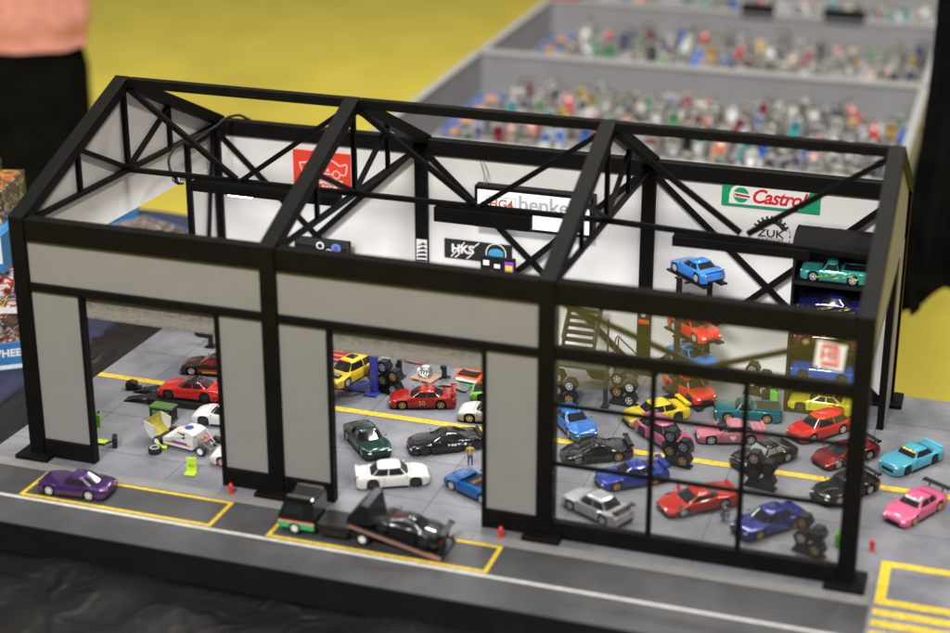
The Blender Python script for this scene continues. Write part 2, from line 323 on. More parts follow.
def toy_car(label, F, Rr, typ='coupe', col=(.5,.02,.02), rim='chrome', z=0., spoiler=None, roof=None, bonnet=None, pitch=0., group=None, flake=.15, light='lamp', L=6.0, W=2.5,
            side=0, text_=None, stripe=None, cat='toy car', extras=None, centre=None, head=None, low=0., bumper=None, glassm=None, name='toy_car', seams=True, nopillar=False, strip=None):
    T = TYPES[typ]; k = L/6.
    if centre is None:
        fx, fy = F; rx, ry = Rr; hd = math.atan2(fy-ry, fx-rx)
        n = Vector((-math.sin(hd), math.cos(hd)));  n = n if n.y > 0 else -n
        mid = Vector(((fx+rx)/2, (fy+ry)/2)); c = mid+n*(W/2-.12)
        # wheel midpoint in car is s=2.92 -> local x = L/2-2.92
        fwd = Vector((math.cos(hd), math.sin(hd))); c -= fwd*(L/2-2.92*k)
    else: c = Vector(centre); hd = head
    t = thing(name, label, cat, (c.x, c.y, z), group=group, rot=(0, -pitch, hd))
    pm = paint(col, flake)
    S = lambda s: L/2-s      # nose distance -> local x
    wr = .46; ra = wr*1.16; wf, wb_ = 1.18*k, 4.66*k
    gc = .16-low             # ground clearance
    deck = [(a*k, zz) for a, zz in T['deck']]
    hw = lambda s: W/2*(1-.20*(max(0, 1-s/(.75*k)))**2.2-.13*(max(0, 1-(L-s)/(.6*k)))**2.2)
    ss = sorted(set([round(L*i/36, 4) for i in range(37)]+[round(.04*k,4), round(.1*k,4), round(L-.05,4)]+[round(w+ra*q, 4) for w in (wf, wb_) for q in (-1.001,-.97,-.87,-.7,-.45,0,.45,.7,.87,.97,1.001)]))
    ss = [s for i, s in enumerate(ss) if i == 0 or s-ss[i-1] > .012]
    rows = []
    for s in ss:
        w = hw(s); zd = lerp_prof(deck, s); zb = gc + (.10*max(0, 1-s/.25) + .16*max(0, 1-(L-s)/.3)); zs = zb
        for wx in (wf, wb_):
            d = abs(s-wx)
            if d < ra: zs = max(zs, wr+math.sqrt(ra*ra-d*d))
            if d < ra*1.6: w += .05*(1-(d/(ra*1.6))**2)
        zs = min(zs, zd-.06); x = S(s)
        half = [(0,zb),(w*.6,zb),(w*.6,zs),(w*.965,zs),(w,zs+(zd-zs)*.3),(w,zs+(zd-zs)*.62),(w*.97,zs+(zd-zs)*.86),(w*.90,zd-.01),(w*.74,zd+.02),(w*.38,zd+.05),(0,zd+.06)]
        ring = [(x, y, zz) for y, zz in half]+[(x, -y, zz) for y, zz in half[-2:0:-1]]
        rows.append(ring)
    b = MB(); b.use(pm); b.grid(rows, True); n = len(rows[0])
    b._add(rows[0], [tuple(range(n))]); b._add(rows[-1], [tuple(range(n))[::-1]])
    body = b.build('body', pm, t, world=False, smooth=38)
    body_z = lambda s: lerp_prof(deck, s)
    if bonnet:
        b = MB(); b.grid([[(S(s), y*hw(s), body_z(s)+.07+(.02 if abs(y) < .5 else -.02)) for y in (-.74,-.5,-.2,.2,.5,.74)] for s in [(.25+i*(T['g'][0]-.35)/6)*k for i in range(7)]])
        b.build('bonnet', bonnet if not isinstance(bonnet, tuple) else paint(bonnet), t, world=False, smooth=60)
    # greenhouse
    A, B, Cc, D = [q*k for q in T['g']]; H = T['H']-low
    if typ != 'cabrio':
        zb = min(body_z(A), body_z(D))-.02; wbelt = W/2*.89; wroof = W/2*.66; N = 5.
        def lev(u):
            a = A+(B-A)*(u**.92); d = D+(Cc-D)*(u**.85 if typ in('coupe','super') else u); w = wbelt+(wroof-wbelt)*u; return a, d, w, zb+(H-zb)*u
        rows = []
        for u, sc, dz in [(0,1,0),(.25,1,0),(.5,1,0),(.75,1,0),(.93,1,0),(1,.97,.0),(1.0,.86,.05),(1.0,.6,.085),(1.0,.25,.10)]:
            a, d, w, zz = lev(u); xc = (a+d)/2; hl = (d-a)/2*sc; ww = w*sc; row = []
            for i in range(44):
                th = 2*PI*i/44; cx = math.cos(th); sy = math.sin(th)
                rr = (abs(cx)**N+abs(sy)**N)**(-1/N); row.append((S(xc)+hl*cx*rr, ww*sy*rr, zz+dz))
            rows.append(row)
        rm = pm if roof is None else (paint(roof) if isinstance(roof, tuple) else roof)
        b = MB(); b.use(pm); b.grid(rows[:5], True); b.use(rm); b.grid(rows[4:], True); b._add(rows[-1], [tuple(range(44))])
        b.build('cabin', pm, t, world=False, smooth=35)
        gm = glassm or M['carglass']
        def px(u, y, front, push=.025):
            a, d, w, zz = lev(u); xc = (a+d)/2; hl = (d-a)/2; q = min(.999, abs(y/w)); dx = hl*(1-q**N)**(1/N)
            return (S(xc)+(dx+push if front else -dx-push), y, zz+push*.6)
        def py(u, s, sg, push=.02):
            a, d, w, zz = lev(u); xc = (a+d)/2; hl = (d-a)/2; q = min(.999, abs((s-xc)/hl)); return (S(s), sg*(w*(1-q**N)**(1/N)+push), zz+push*.5)
        def scr(front, nm, ylo=.84):
            rws = []
            for u in (.12,.3,.5,.7,.9):
                w = lev(u)[2]; rws.append([px(u, w*ylo*j/6, front) for j in range(-6,7)])
            MB().grid(rws).build(nm, gm, t, world=False, smooth=60)
        scr(True, 'windscreen'); scr(False, 'rear_window')
        for sg in (-1,1):
            a0, d0, _, _ = lev(.14); a1, d1, _, _ = lev(.88); q0 = a0+.3*k; q1 = a1+.14*k
            e0 = d0-(.42 if typ in ('coupe','super','muscle') else .22)*k; e1 = d1-(.12)*k
            cuts = [(0,1)] if typ in ('pickup','super') or nopillar else ([(0,.5),(.55,1)] if typ in ('sedan','hatch','coupe','muscle') else [(0,.34),(.38,.68),(.72,1)])
            for c0, c1 in cuts:
                rws = []
                for u in (.14,.4,.65,.88):
                    v = (u-.14)/.74; lo = q0+(q1-q0)*v; hi = e0+(e1-e0)*v
                    rws.append([py(u, lo+(hi-lo)*(c0+(c1-c0)*j/5), sg) for j in range(6)])
                MB().grid(rws).build('side_window', gm, t, world=False, smooth=60)
    else:
        b = MB(); za = body_z(A)+.02
        b.grid([[(S(A+(B-A)*u), y*W/2*(.8-.12*u), za+(H-za)*u) for y in (-1,-.5,0,.5,1)] for u in (0,.5,1)]); b.build('windscreen', M['carglass'], t, world=False)
        b = MB(); b.box(S(D), -W*.33, body_z(3*k)+.03, S(B), W*.33, body_z(3*k)+.08); b.build('cockpit', M['trim'], t, world=False)
        for y in (-.42,.42):
            b = MB(); b.box(S(3.5*k), y-.3, 1.0, S(3.35*k), y+.3, 1.42); b.box(S(3.4*k), y-.3, 1.0, S(2.9*k), y+.3, 1.2); b.build('seat', M['browntop'], t, world=False, bevel=.04)
    if typ == 'pickup':
        b = MB(); b.box(S(5.8), -W*.38, 1.16, S(3.75), W*.38, 1.215); b.build('load_bed', M['trim'], t, world=False)
        for sg in (-1,1):
            b = MB(); b.box(S(5.9), sg*W*.40-.06, 1.15, S(3.6), sg*W*.40+.06, 1.30); b.build('bed_rail', pm, t, world=False, bevel=.03)
    # nose, tail
    zn = body_z(0); nm = bumper or M['trim']
    b = MB(); b.box(S(.10), -W*.25, .42*zn, S(-.025), W*.25, .72*zn+.04); b.build('grille', M['trim'], t, world=False, bevel=.02)
    b = MB(); wn = hw(.1)
    b.poly([(S(.5), wn*1.03, gc-.05),(S(.12), wn*.95, gc-.05),(S(-.07), wn*.6, gc-.05),(S(-.07), -wn*.6, gc-.05),(S(.12), -wn*.95, gc-.05),(S(.5), -wn*1.03, gc-.05)], .09); b.build('front_lip', nm, t, world=False)
    for sg in (-1,1):
        b = MB(); b.ball((S(.13*k), sg*W*.335, body_z(.08*k)-.11), .14, .24, .085, 12, 6); b.build('headlight', M[light], t, world=False, smooth=80)
        b = MB(); b.box(S(L+.02), sg*W*.30-.26, .80, S(L-.12), sg*W*.30+.26, .95); b.build('tail_light', M['tail'], t, world=False, bevel=.02)
        b = MB(); b.ball((S(A+.32*k), sg*(W/2+.06), body_z(A)+.14), .08, .11, .075, 10, 6); b.build('mirror', pm, t, world=False, smooth=80)
    b = MB(); b.box(S(L+.03), -W*.36, gc+.12, S(L-.2), W*.36, gc+.3); b.build('rear_bumper', M['trim'], t, world=False, bevel=.03)
    if seams:
        b = MB()
        for sg in (-1,1):
            for s in (A+.25*k, (A+.25*k+(D-.35*k)*1.05)/2+.35*k):
                w = hw(s)+.006; b.box(S(s)-.014, min(sg*w, sg*(w-.03)), .42, S(s)+.014, max(sg*w, sg*(w-.03)), body_z(s)-.12)
        b.build('door_seam', M['trim'], t, world=False)
        for s_, nm_ in ((A-.12*k, 'bonnet_seam'), (D+.05*k, 'boot_seam')):
            if s_ > L-.5: continue
            w = hw(s_); b = MB(); b.grid([[(S(s_+dx_), y*w, body_z(s_)+hgt+.008) for y, hgt in ((-.88,.0),(-.74,.02),(-.38,.05),(0,.06),(.38,.05),(.74,.02),(.88,.0))] for dx_ in (-.018,.018)]); b.build(nm_, M['trim'], t, world=False)
        for sg in (-1,1):
            w = hw(3*k); b = MB(); b.box(S(4.05*k), min(sg*(w-.1), sg*(w+.03)), gc-.04, S(1.8*k), max(sg*(w-.1), sg*(w+.03)), gc+.08); b.build('side_skirt', M['trim'], t, world=False, bevel=.02)
            b = MB(); b.ball((S(.06), sg*W*.36, .40), .08, .16, .07, 8, 5); b.build('fog_light', M['rimdark'], t, world=False)
    # wheels
    for wx in (wf, wb_):
        for sg in (-1,1):
            yo = sg*(W/2+.015); yi = sg*(W/2-.42)
            b = MB(); b.lathe([(wr*.62,0),(wr*.93,0),(wr,.05),(wr,.35),(wr*.9,.4),(wr*.3,.4)] if sg < 0 else [(wr*.3,0),(wr*.9,0),(wr,.05),(wr,.35),(wr*.93,.4),(wr*.62,.4)], 22, 'y', (S(wx), yo if sg < 0 else yi, wr))
            wh = b.build('wheel', M['tyre'], t, world=False, smooth=35)
            y0 = yo+sg*.004; cxx, czz = S(wx), wr; rr = wr*.66; dl = wh.location
            b = MB()
            ring = []
            for (r_, dy) in ((rr,0.0),(rr*.86,0.01),(rr*.80,-.10),(rr*.2,-.10)):
                ring.append([(cxx+r_*math.cos(2*PI*i/20), y0+sg*dy, czz+r_*math.sin(2*PI*i/20)) for i in range(20)])
            b.use(M[rim]); b.grid([ring[0],ring[1],ring[2]], True); b.use(M['rimdark']); b.grid([ring[2],ring[3]], True); b.use(M[rim])
            for q in range(5):
                a = 2*PI*q/5+.3; b.bar((cxx, y0-sg*.03, czz), (cxx+rr*.87*math.cos(a), y0-sg*.02, czz+rr*.87*math.sin(a)), .085, .05, up=(0,1,0))
            b.cyl((cxx, y0-sg*.09, czz), (cxx, y0, czz), .075, .065, 12)
            b.v = [(v[0]-dl.x, v[1]-dl.y, v[2]-dl.z) for v in b.v]
            b.build('rim', M[rim], wh, world=False, smooth=35)
    # tail wing
    if spoiler == 'duck':
        b = MB(); zt = body_z(L-.3); b.bar((S(L-.12), -W*.40, zt+.12), (S(L-.12), W*.40, zt+.12), .28, .1, up=(0.3,0,1)); b.build('spoiler', pm, t, world=False, bevel=.03)
    elif spoiler in ('wing','wingblack','bigwing'):
        m_ = M['trim'] if spoiler != 'wing' else pm; hz = .45 if spoiler == 'bigwing' else .34; zt = body_z(L-.4); big = spoiler == 'bigwing'; hh = W*(.47 if big else .43)
        b = MB(); xx = S(L-(.05 if big else .22))
        b.bar((xx, -hh, zt+hz), (xx, hh, zt+hz), .42 if not big else .5, .05, up=(.12,0,1))
        for sg in (-1,1):
            b.bar((xx+.1, sg*W*.25, zt), (xx, sg*W*.25, zt+hz), .16, .06, up=(0,1,0)); b.box(xx-.25, sg*hh-.025, zt+hz-.14, xx+.25, sg*hh+.025, zt+hz+.1)
        b.build('rear_wing', m_, t, world=False)
    elif spoiler == 'roof':
        b = MB(); b.bar((S(Cc+.12), -W*.29, H+.06), (S(Cc+.12), W*.29, H+.06), .4, .06, up=(-.1,0,1)); b.build('roof_spoiler', pm, t, world=False, bevel=.02)
    if stripe:      # side stripe(s): list of (s0,s1,z0,z1,mat)
        for (s0, s1, z0, z1, mm) in stripe:
            b = MB()
            for sg in (-1,1):
                nseg = 6
                b.grid([[(S(s0+(s1-s0)*i/nseg), sg*(hw(s0+(s1-s0)*i/nseg)+.014), zz) for i in range(nseg+1)] for zz in (z0, z1)])
            b.build('side_stripe', mm, t, world=False)
    if text_:
        for (body_, sz, s, zz, mm) in text_:
            for sg in (-1,1):
                text('side_lettering', body_, sz, mm, t, (S(s), sg*(hw(s)+.02), zz), (PI/2, 0, 0 if sg < 0 else PI), bold=.005)
    if strip:
        b = MB(); b.grid([px_(u, j) for u in (.62,.86)] if 0 else [[px(u, lev(u)[2]*.8*j/6, True, .05) for j in range(-6,7)] for u in (.66,.88)]); b.build('sun_strip', strip, t, world=False)
    if extras: extras(t, S, hw, body_z, pm, W, L, H, (A,B,Cc,D))
    return t

# ================================================================== THE SETTING
def slab(name, x0, y0, x1, y1, z, m, parent=None, label=None, thick=None):
    b = MB()
    if thick: b.box(x0, y0, z-thick, x1, y1, z)
    else: b.poly([(x0,y0,z),(x1,y0,z),(x1,y1,z),(x0,y1,z)])
    o = b.build(name, m, parent)
    if not parent: tag(o, label, None, None, 'structure')
    return o
slab('floor', -900, -500, 700, 1500, -75, M['hall'])
XL, XR, YF, YB = -4.3, 96., -10.45, 35.45
# table and cloth under the model
tb = thing('display_table', 'long display table under a creased black satin cloth holding the model garage', 'table', (40, 0, -75))
b = MB(); nx, ny = 90, 60; rows = []
for j in range(ny+1):
    y = -42+(35.4+42)*j/ny; row = []
    for i in range(nx+1):
        x = -13+(112)*i/nx
        inside = (x > XL-.6 and y > YF-.4)
        w = math.sin(x*.32+y*.9+2*math.sin(x*.11))*.28+math.sin(x*.9-y*.55)*.14+math.sin(x*.17+y*2.1)*.12
        z = -2.62+(0 if inside else max(-.15, w*1.1+.1+.3*math.sin(x*.23-y*.31+1.5*math.sin(y*.4))))
        if y < -33: z -= (-33-y)**1.25*.9  # unseen front carried forward to block the yellow floor's reflection in the glass
        if inside: z = -2.64
        row.append((x, y, z))
    rows.append(row)
b.grid(rows); b.build('tablecloth', M['cloth'], tb, smooth=70)
b = MB(); b.box(-12, -32, -4.2, 98, 35, -3.4); b.build('tabletop', M['darkgrey'], tb)
for (x, y) in ((-8,-25),(94,-25),(-8,30),(94,30)):
    b = MB(); b.box(x-1, y-1, -75, x+1, y+1, -4.2); b.build('leg', M['darkgrey'], tb)
# base board of the diorama with its painted ground
bs = thing('base_board', 'low black-edged base board that carries the model garage and its road', 'base board', (46, 12.5, -2.6))
b = MB(); b.box(XL, YF, -2.6, XR, YB, -.02); b.build('board', M['black2'], bs, bevel=.06)
slab('ground', XL+.02, -2.15, XR-.02, YB-.02, 0, M['floor'])
slab('road', XL+.02, YF+.03, 69.6, -2.15, -.012, M['road'])
slab('road', XL+.02, YF+.06, 69.6, -7.0, -.006, M['roadlight'])
slab('ground', 69.6, YF+.03, XR-.02, -2.15, -.004, M['floor'])
def strip(x0, y0, x1, y1, m=M['yellowline'], z=.006): slab('road_marking', x0, y0, x1, y1, z, m)
strip(XL+.03, 16.05, XR-.03, 16.85)
strip(XL+.03, -6.78, 69.6, -6.42, M['whiteline'], .003)
def boxmark(x0, y0, x1, y1, w=.32):
    strip(x0, y1-w, x1, y1); strip(x0, y0, x1, y0+w); strip(x0, y0+w, x0+w, y1-w); strip(x1-w, y0+w, x1, y1-w)
boxmark(2.4, -6.25, 19.4, -1.95-.25); boxmark(24.1, -6.25, 42.0, -2.2)
boxmark(69.9, -1.6, 86, 4.6, .75)
for k in range(6): strip(69.9, -3.1-k*1.45, 88, -2.35-k*1.45)
# pavement: light kerb stones in front of the garage
b = MB(); x = XL+.05; i = 0
while x < 69.5:
    w = min(10.9, 69.55-x); b.box(x, -2.14, .0, x+w-.05, -.95, .045); x += w; i += 1
tag(b.build('pavement', M['stone'], None, bevel=.02), kind='structure')

# ================================================================== THE GARAGE
PX = [0., 22., 44.5, 67.6]; pw = 1.32; EH = 21.2; RH = 29.0; D = 34.3; RY = 17.25
g = thing('model_garage', 'open-roofed scale model garage with a black girder frame and grey front panels', 'model building', (33.8, D/2, 0))
K = M['black']
def part(name, b, m=K, bevel=.05, **k): return b.build(name, m, g, bevel=bevel, **k)
for x in PX:
    for y in (0, D-pw):
        b = MB(); b.box(x-pw/2, y, .42, x+pw/2, y+pw, EH-.9); part('post', b)
        b = MB(); dx = 1.35 if x in (0,) else 1.2
        yy0, yy1 = (y-1.0, y+pw+.6) if y == 0 else (y-.8, y+pw+.9)
        b.box(x-pw/2-.85, yy0, .05, x+pw/2+.85, yy1, .42); part('base_plate', b, bevel=.08)
# eave beams, ridge beam
for a, c in zip(PX, PX[1:]):
    b = MB(); b.box(a+pw/2+.01, .12, 19.3, c-pw/2-.01, 1.25, EH-.12); part('eave_beam', b)
    b = MB(); b.box(a+pw/2+.01, D-1.2, 19.6, c-pw/2-.01, D-.05, EH-.1); part('eave_beam', b)
    b = MB(); b.box(a+pw/2+.01, RY-.42, RH-.95, c-pw/2-.01, RY+.42, RH-.12); part('ridge_beam', b)
# rafters
for i, x in enumerate(PX):
    sgn = (RH-EH)/RY
    b = MB(); th = 1.15
    b.poly([(x-pw/2,-.02,EH),(x-pw/2,RY,RH),(x-pw/2,RY,RH-th),(x-pw/2,-.02,EH-th)], pw, (1,0,0)); part('rafter', b)
    sg2 = D-RY
    b = MB(); b.poly([(x-pw/2,RY+.002,RH),(x-pw/2,D+.1,EH),(x-pw/2,D+.1,EH-th),(x-pw/2,RY+.002,RH-th)], pw, (1,0,0)); part('rafter', b)
    # truss
    zc = 20.35; t = .42
    b = MB(); b.bar((x, pw, zc), (x, D-pw, zc), t, t); part('bottom_chord', b, bevel=0)
    b = MB(); b.bar((x, RY, zc+.2), (x, RY, RH-th), .40, .40); part('king_post', b, bevel=0)
    for yq in (RY*.55, D-RY*.55):
        zr = EH+(RH-EH)*((yq if yq < RY else D-yq)/RY)-th
        b = MB(); b.bar((x, yq, zc+.2), (x, yq, zr), .36, .36); part('web_post', b, bevel=0)
        b = MB(); b.bar((x, RY, zc+.15), (x, yq, zr), .38, .38, up=(1,0,0)); part('web_brace', b, bevel=0)
# longitudinal members at mid depth
for a, c in zip(PX, PX[1:]):
    m_ = (a+c)/2; zr_ = zc-.75 if c > 60 else zc
    b = MB(); b.bar((a+.2, RY, zc), (c-.2, RY, zr_), .42, .42); part('tie_bar', b, bevel=0)
    b = MB(); b.bar((a+.5, RY, RH-1.1), (m_-.3, RY, zc+.15), .45, .42, up=(0,1,0)); part('ridge_brace', b, bevel=0)
    b = MB(); b.bar((c-.5, RY, RH-1.1), (m_+.3, RY, zc+.15), .45, .42, up=(0,1,0)); part('ridge_brace', b, bevel=0)
    # crossed braces in front of the back wall
    yb = D-1.55
    b = MB(); b.bar((a+pw/2, yb, 19.9), (c-pw/2, yb, .5), .60, .16, up=(0,1,0)); part('cross_brace', b, bevel=0)
    b = MB(); b.bar((a+pw/2, yb-.2, .5), (c-pw/2, yb-.2, 19.9), .60, .16, up=(0,1,0)); part('cross_brace', b, bevel=0)
    b = MB(); b.box(a+pw/2+.01, D-.9, .02, c-pw/2-.01, D-.55, 19.62); part('wall', b, M['white'], 0)
    b = MB(); b.box(a+pw/2+.01, D-1.0, .02, c-pw/2-.01, D-.91, .5); part('skirting', b, K, 0)
# bay 3 front V brace behind the glass
for p, q in (((45.2,1.0,19.2),(56.0,1.0,15.5)),((66.9,1.0,19.2),(56.2,1.0,15.5))):
    b = MB(); b.bar(p, q, .42, .3, up=(0,1,0)); part('front_brace', b, bevel=0)
# end walls (left x=0, right x=67.6): boards inside the frames
for x, sx_ in ((0,-1),(67.6,1)):
    xo = x+sx_*.25; hz = 16.3; jy = 27.7 if x == 0 else 27.4
    pts = [(xo, 1.3, hz),(xo, 1.3, EH-.3),(xo, RY, RH-.9),(xo, D-1.3, EH-.3),(xo, D-1.3, hz)]
    if x == 0: pts = [(xo,1.3,hz),(xo,1.3,EH-.3),(xo,RY,RH-.9),(xo,D-1.3,EH-.3),(xo,D-1.3,hz)]
    b = MB(); b.poly(pts, .12, (sx_,0,0)); part('gable_panel', b, M['white'] if x == 0 else M['panel'], 0)
    b = MB(); b.box(xo-.06, jy+.3, .3, xo+.18, D-1.3, hz-.02); part('side_panel', b, M['white'] if x == 0 else M['panel'], 0)
    b = MB(); b.box(x-.3, jy-.1, .05, x+.3, jy+.3, 19.9 if x == 0 else 18.4); part('door_jamb', b)
    b = MB(); b.box(x-.3, jy+.3, .05, x+.3, D-1.3, 1.3); part('base_rail', b)
    if x == 0:
        for p, q in (((.25,28.1,19.6),(.25,32.7,19.9)),((.25,32.5,19.8),(.25,29.2,1.5)),((.25,32.9,19.8),(.25,32.9,1.3))):
            b = MB(); b.bar(p, q, .34, .3, up=(1,0,0)); part('side_brace', b, bevel=0)
        b = MB(); b.box(-.3, 1.35, .45, .3, 1.75, 16.2); part('door_jamb', b)
    else:
        b = MB(); b.box(x-.3, 2.0, 15.2, x+.3, jy-.1, 16.3); part('door_head', b)
# front infill
FY = .22
def front_bay(x0, x1, d0, d1):
    b = MB(); b.box(x0+.01, FY+.2, 15.62, x1-.01, FY+.42, 19.28); part('wall_panel', b, M['panel'], 0)
    b = MB(); b.box(x0+.01, FY-.12, 14.95, x1-.01, FY+.55, 15.6); part('header_rail', b)
    b = MB(); b.box(x0+.01, FY+.12, 19.0, x1-.01, FY+.3, 19.28); part('top_trim', b, M['gold'] if 0 else mat('brown_trim', (.05,.04,.012), .6), 0)  # thin dark brown strip along the panel's upper edge
    for a, c in ((x0, d0), (d1, x1)):
        b = MB(); b.box(a+.01, FY+.2, 1.6, c-.01, FY+.42, 14.93); part('wall_panel', b, M['panel'], 0)
        b = MB(); b.box(a+.01, FY-.1, .05, c-.01, FY+.6, 1.6); part('base_rail', b)
    for jx in (d0, d1):
        b = MB(); b.box(jx-.16, FY-.15, .05, jx+.16, FY+.62, 14.93); part('door_jamb', b, bevel=.03)
    rd = thing_child('roller_door', d0+.2, d1-.2)
def thing_child(nm, x0, x1):
    b = MB(); nsl = 9; z = 13.0
    rows = []
    for i in range(nsl*4+1):
        zz = 13.0+1.93*i/(nsl*4); yy = FY+.5+.06*math.sin(i*PI/2)
        rows.append([(x0, yy, zz), (x1, yy, zz)])
    b.grid(rows); b.box(x0, FY+.55, 12.95, x1, FY+.72, 14.9)
    return b.build(nm, M['roller'], g)
front_bay(pw/2, 22-pw/2, 5.25, 17.35); front_bay(22+pw/2, 44.5-pw/2, 26.9, 39.6)
# glazed bay
wx0, wx1 = 44.5+pw/2, 67.6-pw/2
b = MB(); b.box(wx0+.01, FY-.12, 14.95, wx1-.01, FY+.5, 15.95); part('header_rail', b)
b = MB(); b.box(wx0+.01, FY-.15, .05, wx1-.01, FY+.6, 1.45); part('base_rail', b)
wf_ = MB(); z_prev = 1.45
for xm in (52.65, 59.5):
    b = MB(); b.box(xm-.2, FY, 1.46, xm+.2, FY+.35, 14.94); part('mullion', b, bevel=.02)
for zm in (6.3, 11.2):
    for a, c in ((wx0,52.45),(52.85,59.3),(59.7,wx1)):
        b = MB(); b.box(a+.01, FY+.04, zm-.17, c-.01, FY+.31, zm+.17); part('glazing_bar', b, bevel=.02)
b = MB(); b.box(wx0+.02, FY+.12, 1.46, wx1-.02, FY+.16, 14.94); part('glass_pane', b, M['glass'], 0)
b = MB(); b.box(wx0+.02, FY+.12, 15.96, wx1-.02, FY+.16, 19.28); part('glass_pane', b, M['glass'], 0)

# LED fixtures under the tie bars (lit lamps)
for (x0, x1, z1, gx0, gx1, lab) in ((6.3, 20.6, 19.95, 10.0, 12.3, 'black lamp bar with a bright lit strip hung over the left bay'), (29.4, 38.0, 20.05, 32, 34, 'black lamp bar hung in front of the lit sign in the middle bay'), (50.2, 61.4, 19.75, 54, 56, 'black lamp bar hung over the glazed right bay')):
    t = thing('lamp_bar', lab, 'lamp', ((x0+x1)/2, RY, z1-.9), group='lamp bars under the roof')
    b = MB(); b.box(x0, RY-.45, z1-(1.3 if x0 == 29.4 else .85), x1, RY+.45, z1); b.build('housing', K, t, bevel=.04)
    if x0 < 10: b = MB(); b.box(gx0, RY-.42 if x0 < 10 else RY-.2, z1-(1.34 if x0 == 29.4 else .95), gx1, RY+.2, z1-(1.31 if x0 == 29.4 else .86)); b.build('lit_strip', M['ledglow'], t)
    la = bpy.data.lights.new('bay_lamp', 'AREA'); la.shape = 'RECTANGLE'; la.size = x1-x0; la.size_y = .8; la.energy = 2800; la.color = (.93,.96,1)
    lo = bpy.data.objects.new('bay_lamp', la); C.objects.link(lo); lo.location = ((x0+x1)/2, RY, z1-1.42)
# cable
t = MB(); pts = [(3.5,34.4,21.0),(3.0,34.2,21.25),(2.6,33.6,21.6),(2.2,32,21.7),(2.1,30,21.4),(1.9,28,21.2),(2.1,25.5,21.5),(2.3,23,21.6),(2.5,21,21.5),(3.0,19.2,21.1),(3.7,18,20.7),(4.2,17.6,20.2),(4.7,17.5,19.7)]
def smooth_pts(P, n=6):
    P = [Vector(p) for p in P]; out = []
    for i in range(len(P)-1):
        p0, p1, p2, p3 = P[max(i-1,0)], P[i], P[i+1], P[min(i+2,len(P)-1)]
        for k in range(n):
            u = k/n; out.append(.5*((2*p1)+(-p0+p2)*u+(2*p0-5*p1+4*p2-p3)*u*u+(-p0+3*p1-3*p2+p3)*u**3))
    return out+[P[-1]]
t.tube(smooth_pts(pts), .13, 8)
for q in range(3):
    t.tube([(4.6+.35*q*.5+.38*math.cos(a*.5), 17.6+.2*math.sin(a*.9)+q*.05, 19.7+.42*math.sin(a*.5)) for a in range(13)], .06, 6)
tag(t.build('power_cable', M['trim'], None, smooth=60), 'thin black power cable looping over the left roof truss', 'cable')

# ---- signs on the back wall
WY = D-.93
def sign_plate(name, label, x0, x1, z0, z1, m, y=WY, th=.15, cat='sign'):
    t = thing(name, label, cat, ((x0+x1)/2, y, z0)); b = MB(); b.box(x0, y-th, z0, x1, y, z1); b.build('panel', m, t, bevel=.02); return t, (x0+x1)/2, y-th
t, cx, y = sign_plate('wall_sign', 'red sign with a white outline car drawing on the back wall of the left bay', 8.5, 14.6, 14.9, 18.8, M['signred'])
LW = M['signwhite']; O = Vector(t.location)
def ln(t, pts, w, m, y):
    b = MB()
    for p, q in zip(pts, pts[1:]): b.bar((p[0], y-.01, p[1]), (q[0], y-.01, q[1]), w, .02, up=(0,1,0))
    b.build('outline', m, t)
ln(t, [(9.5,16.6),(9.2,17.5),(10.0,17.6),(10.6,18.1),(11.8,18.3),(12.9,17.9),(13.5,17.5),(14.1,17.75),(14.25,17.6),(14.15,16.9),(14.0,16.6),(13.45,16.65)], .10, LW, y)
for cxw in (10.0, 13.1):
    ln(t, [(cxw+.38*math.cos(a*PI/8), 16.6+.38*math.sin(a*PI/8)) for a in range(17)], .09, LW, y)
ln(t, [(10.4,16.6),(12.7,16.6)], .09, LW, y)
text('lettering', 'GARAZ.PL', .62, LW, t, Vector((12.45,y-.012,15.75))-O, bold=.03, shear=.2)
text('lettering', 'RAZ.PL', .55, LW, t, Vector((12.35,y-.012,15.2))-O, bold=.03, shear=.2)
text('lettering', 'A', .5, LW, t, Vector((12.2,y-.012,16.95))-O, bold=.01)

t = thing('lit_sign', 'white backlit box sign in a black case with grey letters on the back wall', 'sign', (33.6, 32.8, 13.2)); O = Vector(t.location)
b = MB(); b.box(27.8, 32.05, 13.3, 39.5, 33.3, 17.4); b.build('case', K, t, bevel=.05)
b = MB(); b.box(28.15, 31.98, 13.65, 39.15, 32.04, 17.05); b.build('face', M['litwhite'], t)
text('lettering', 'henkei', 2.15, mat('pale_sign_letters', (.62,.62,.63), .5), t, Vector((34.9,31.97,16.0))-O, sx=1.0, bold=.06, spacing=.95)
text('lettering', 'HG4', 1.3, M['orange'], t, Vector((30.5,31.97,15.75))-O, sx=.95, bold=.03)
b = MB()
for xx in (29.0, 29.95, 31.0, 31.9): b.box(xx, 31.955, 14.95, xx+.07, 31.97, 16.4)
b.box(28.95, 31.955, 14.85, 31.97, 31.97, 14.93); b.box(28.95, 31.955, 16.42, 31.97, 31.97, 16.5); b.build('logo_frame', M['signgrey'], t)
b = MB(); b.tube(smooth_pts([(28.6,32.6,17.4),(28.5,32.8,18.3),(28.1,32.9,19.6)]), .035, 6); b.tube(smooth_pts([(28.8,32.6,17.4),(28.9,32.8,18.4),(28.4,32.9,19.6)]), .035, 6); b.build('wire', M['steel'], t)

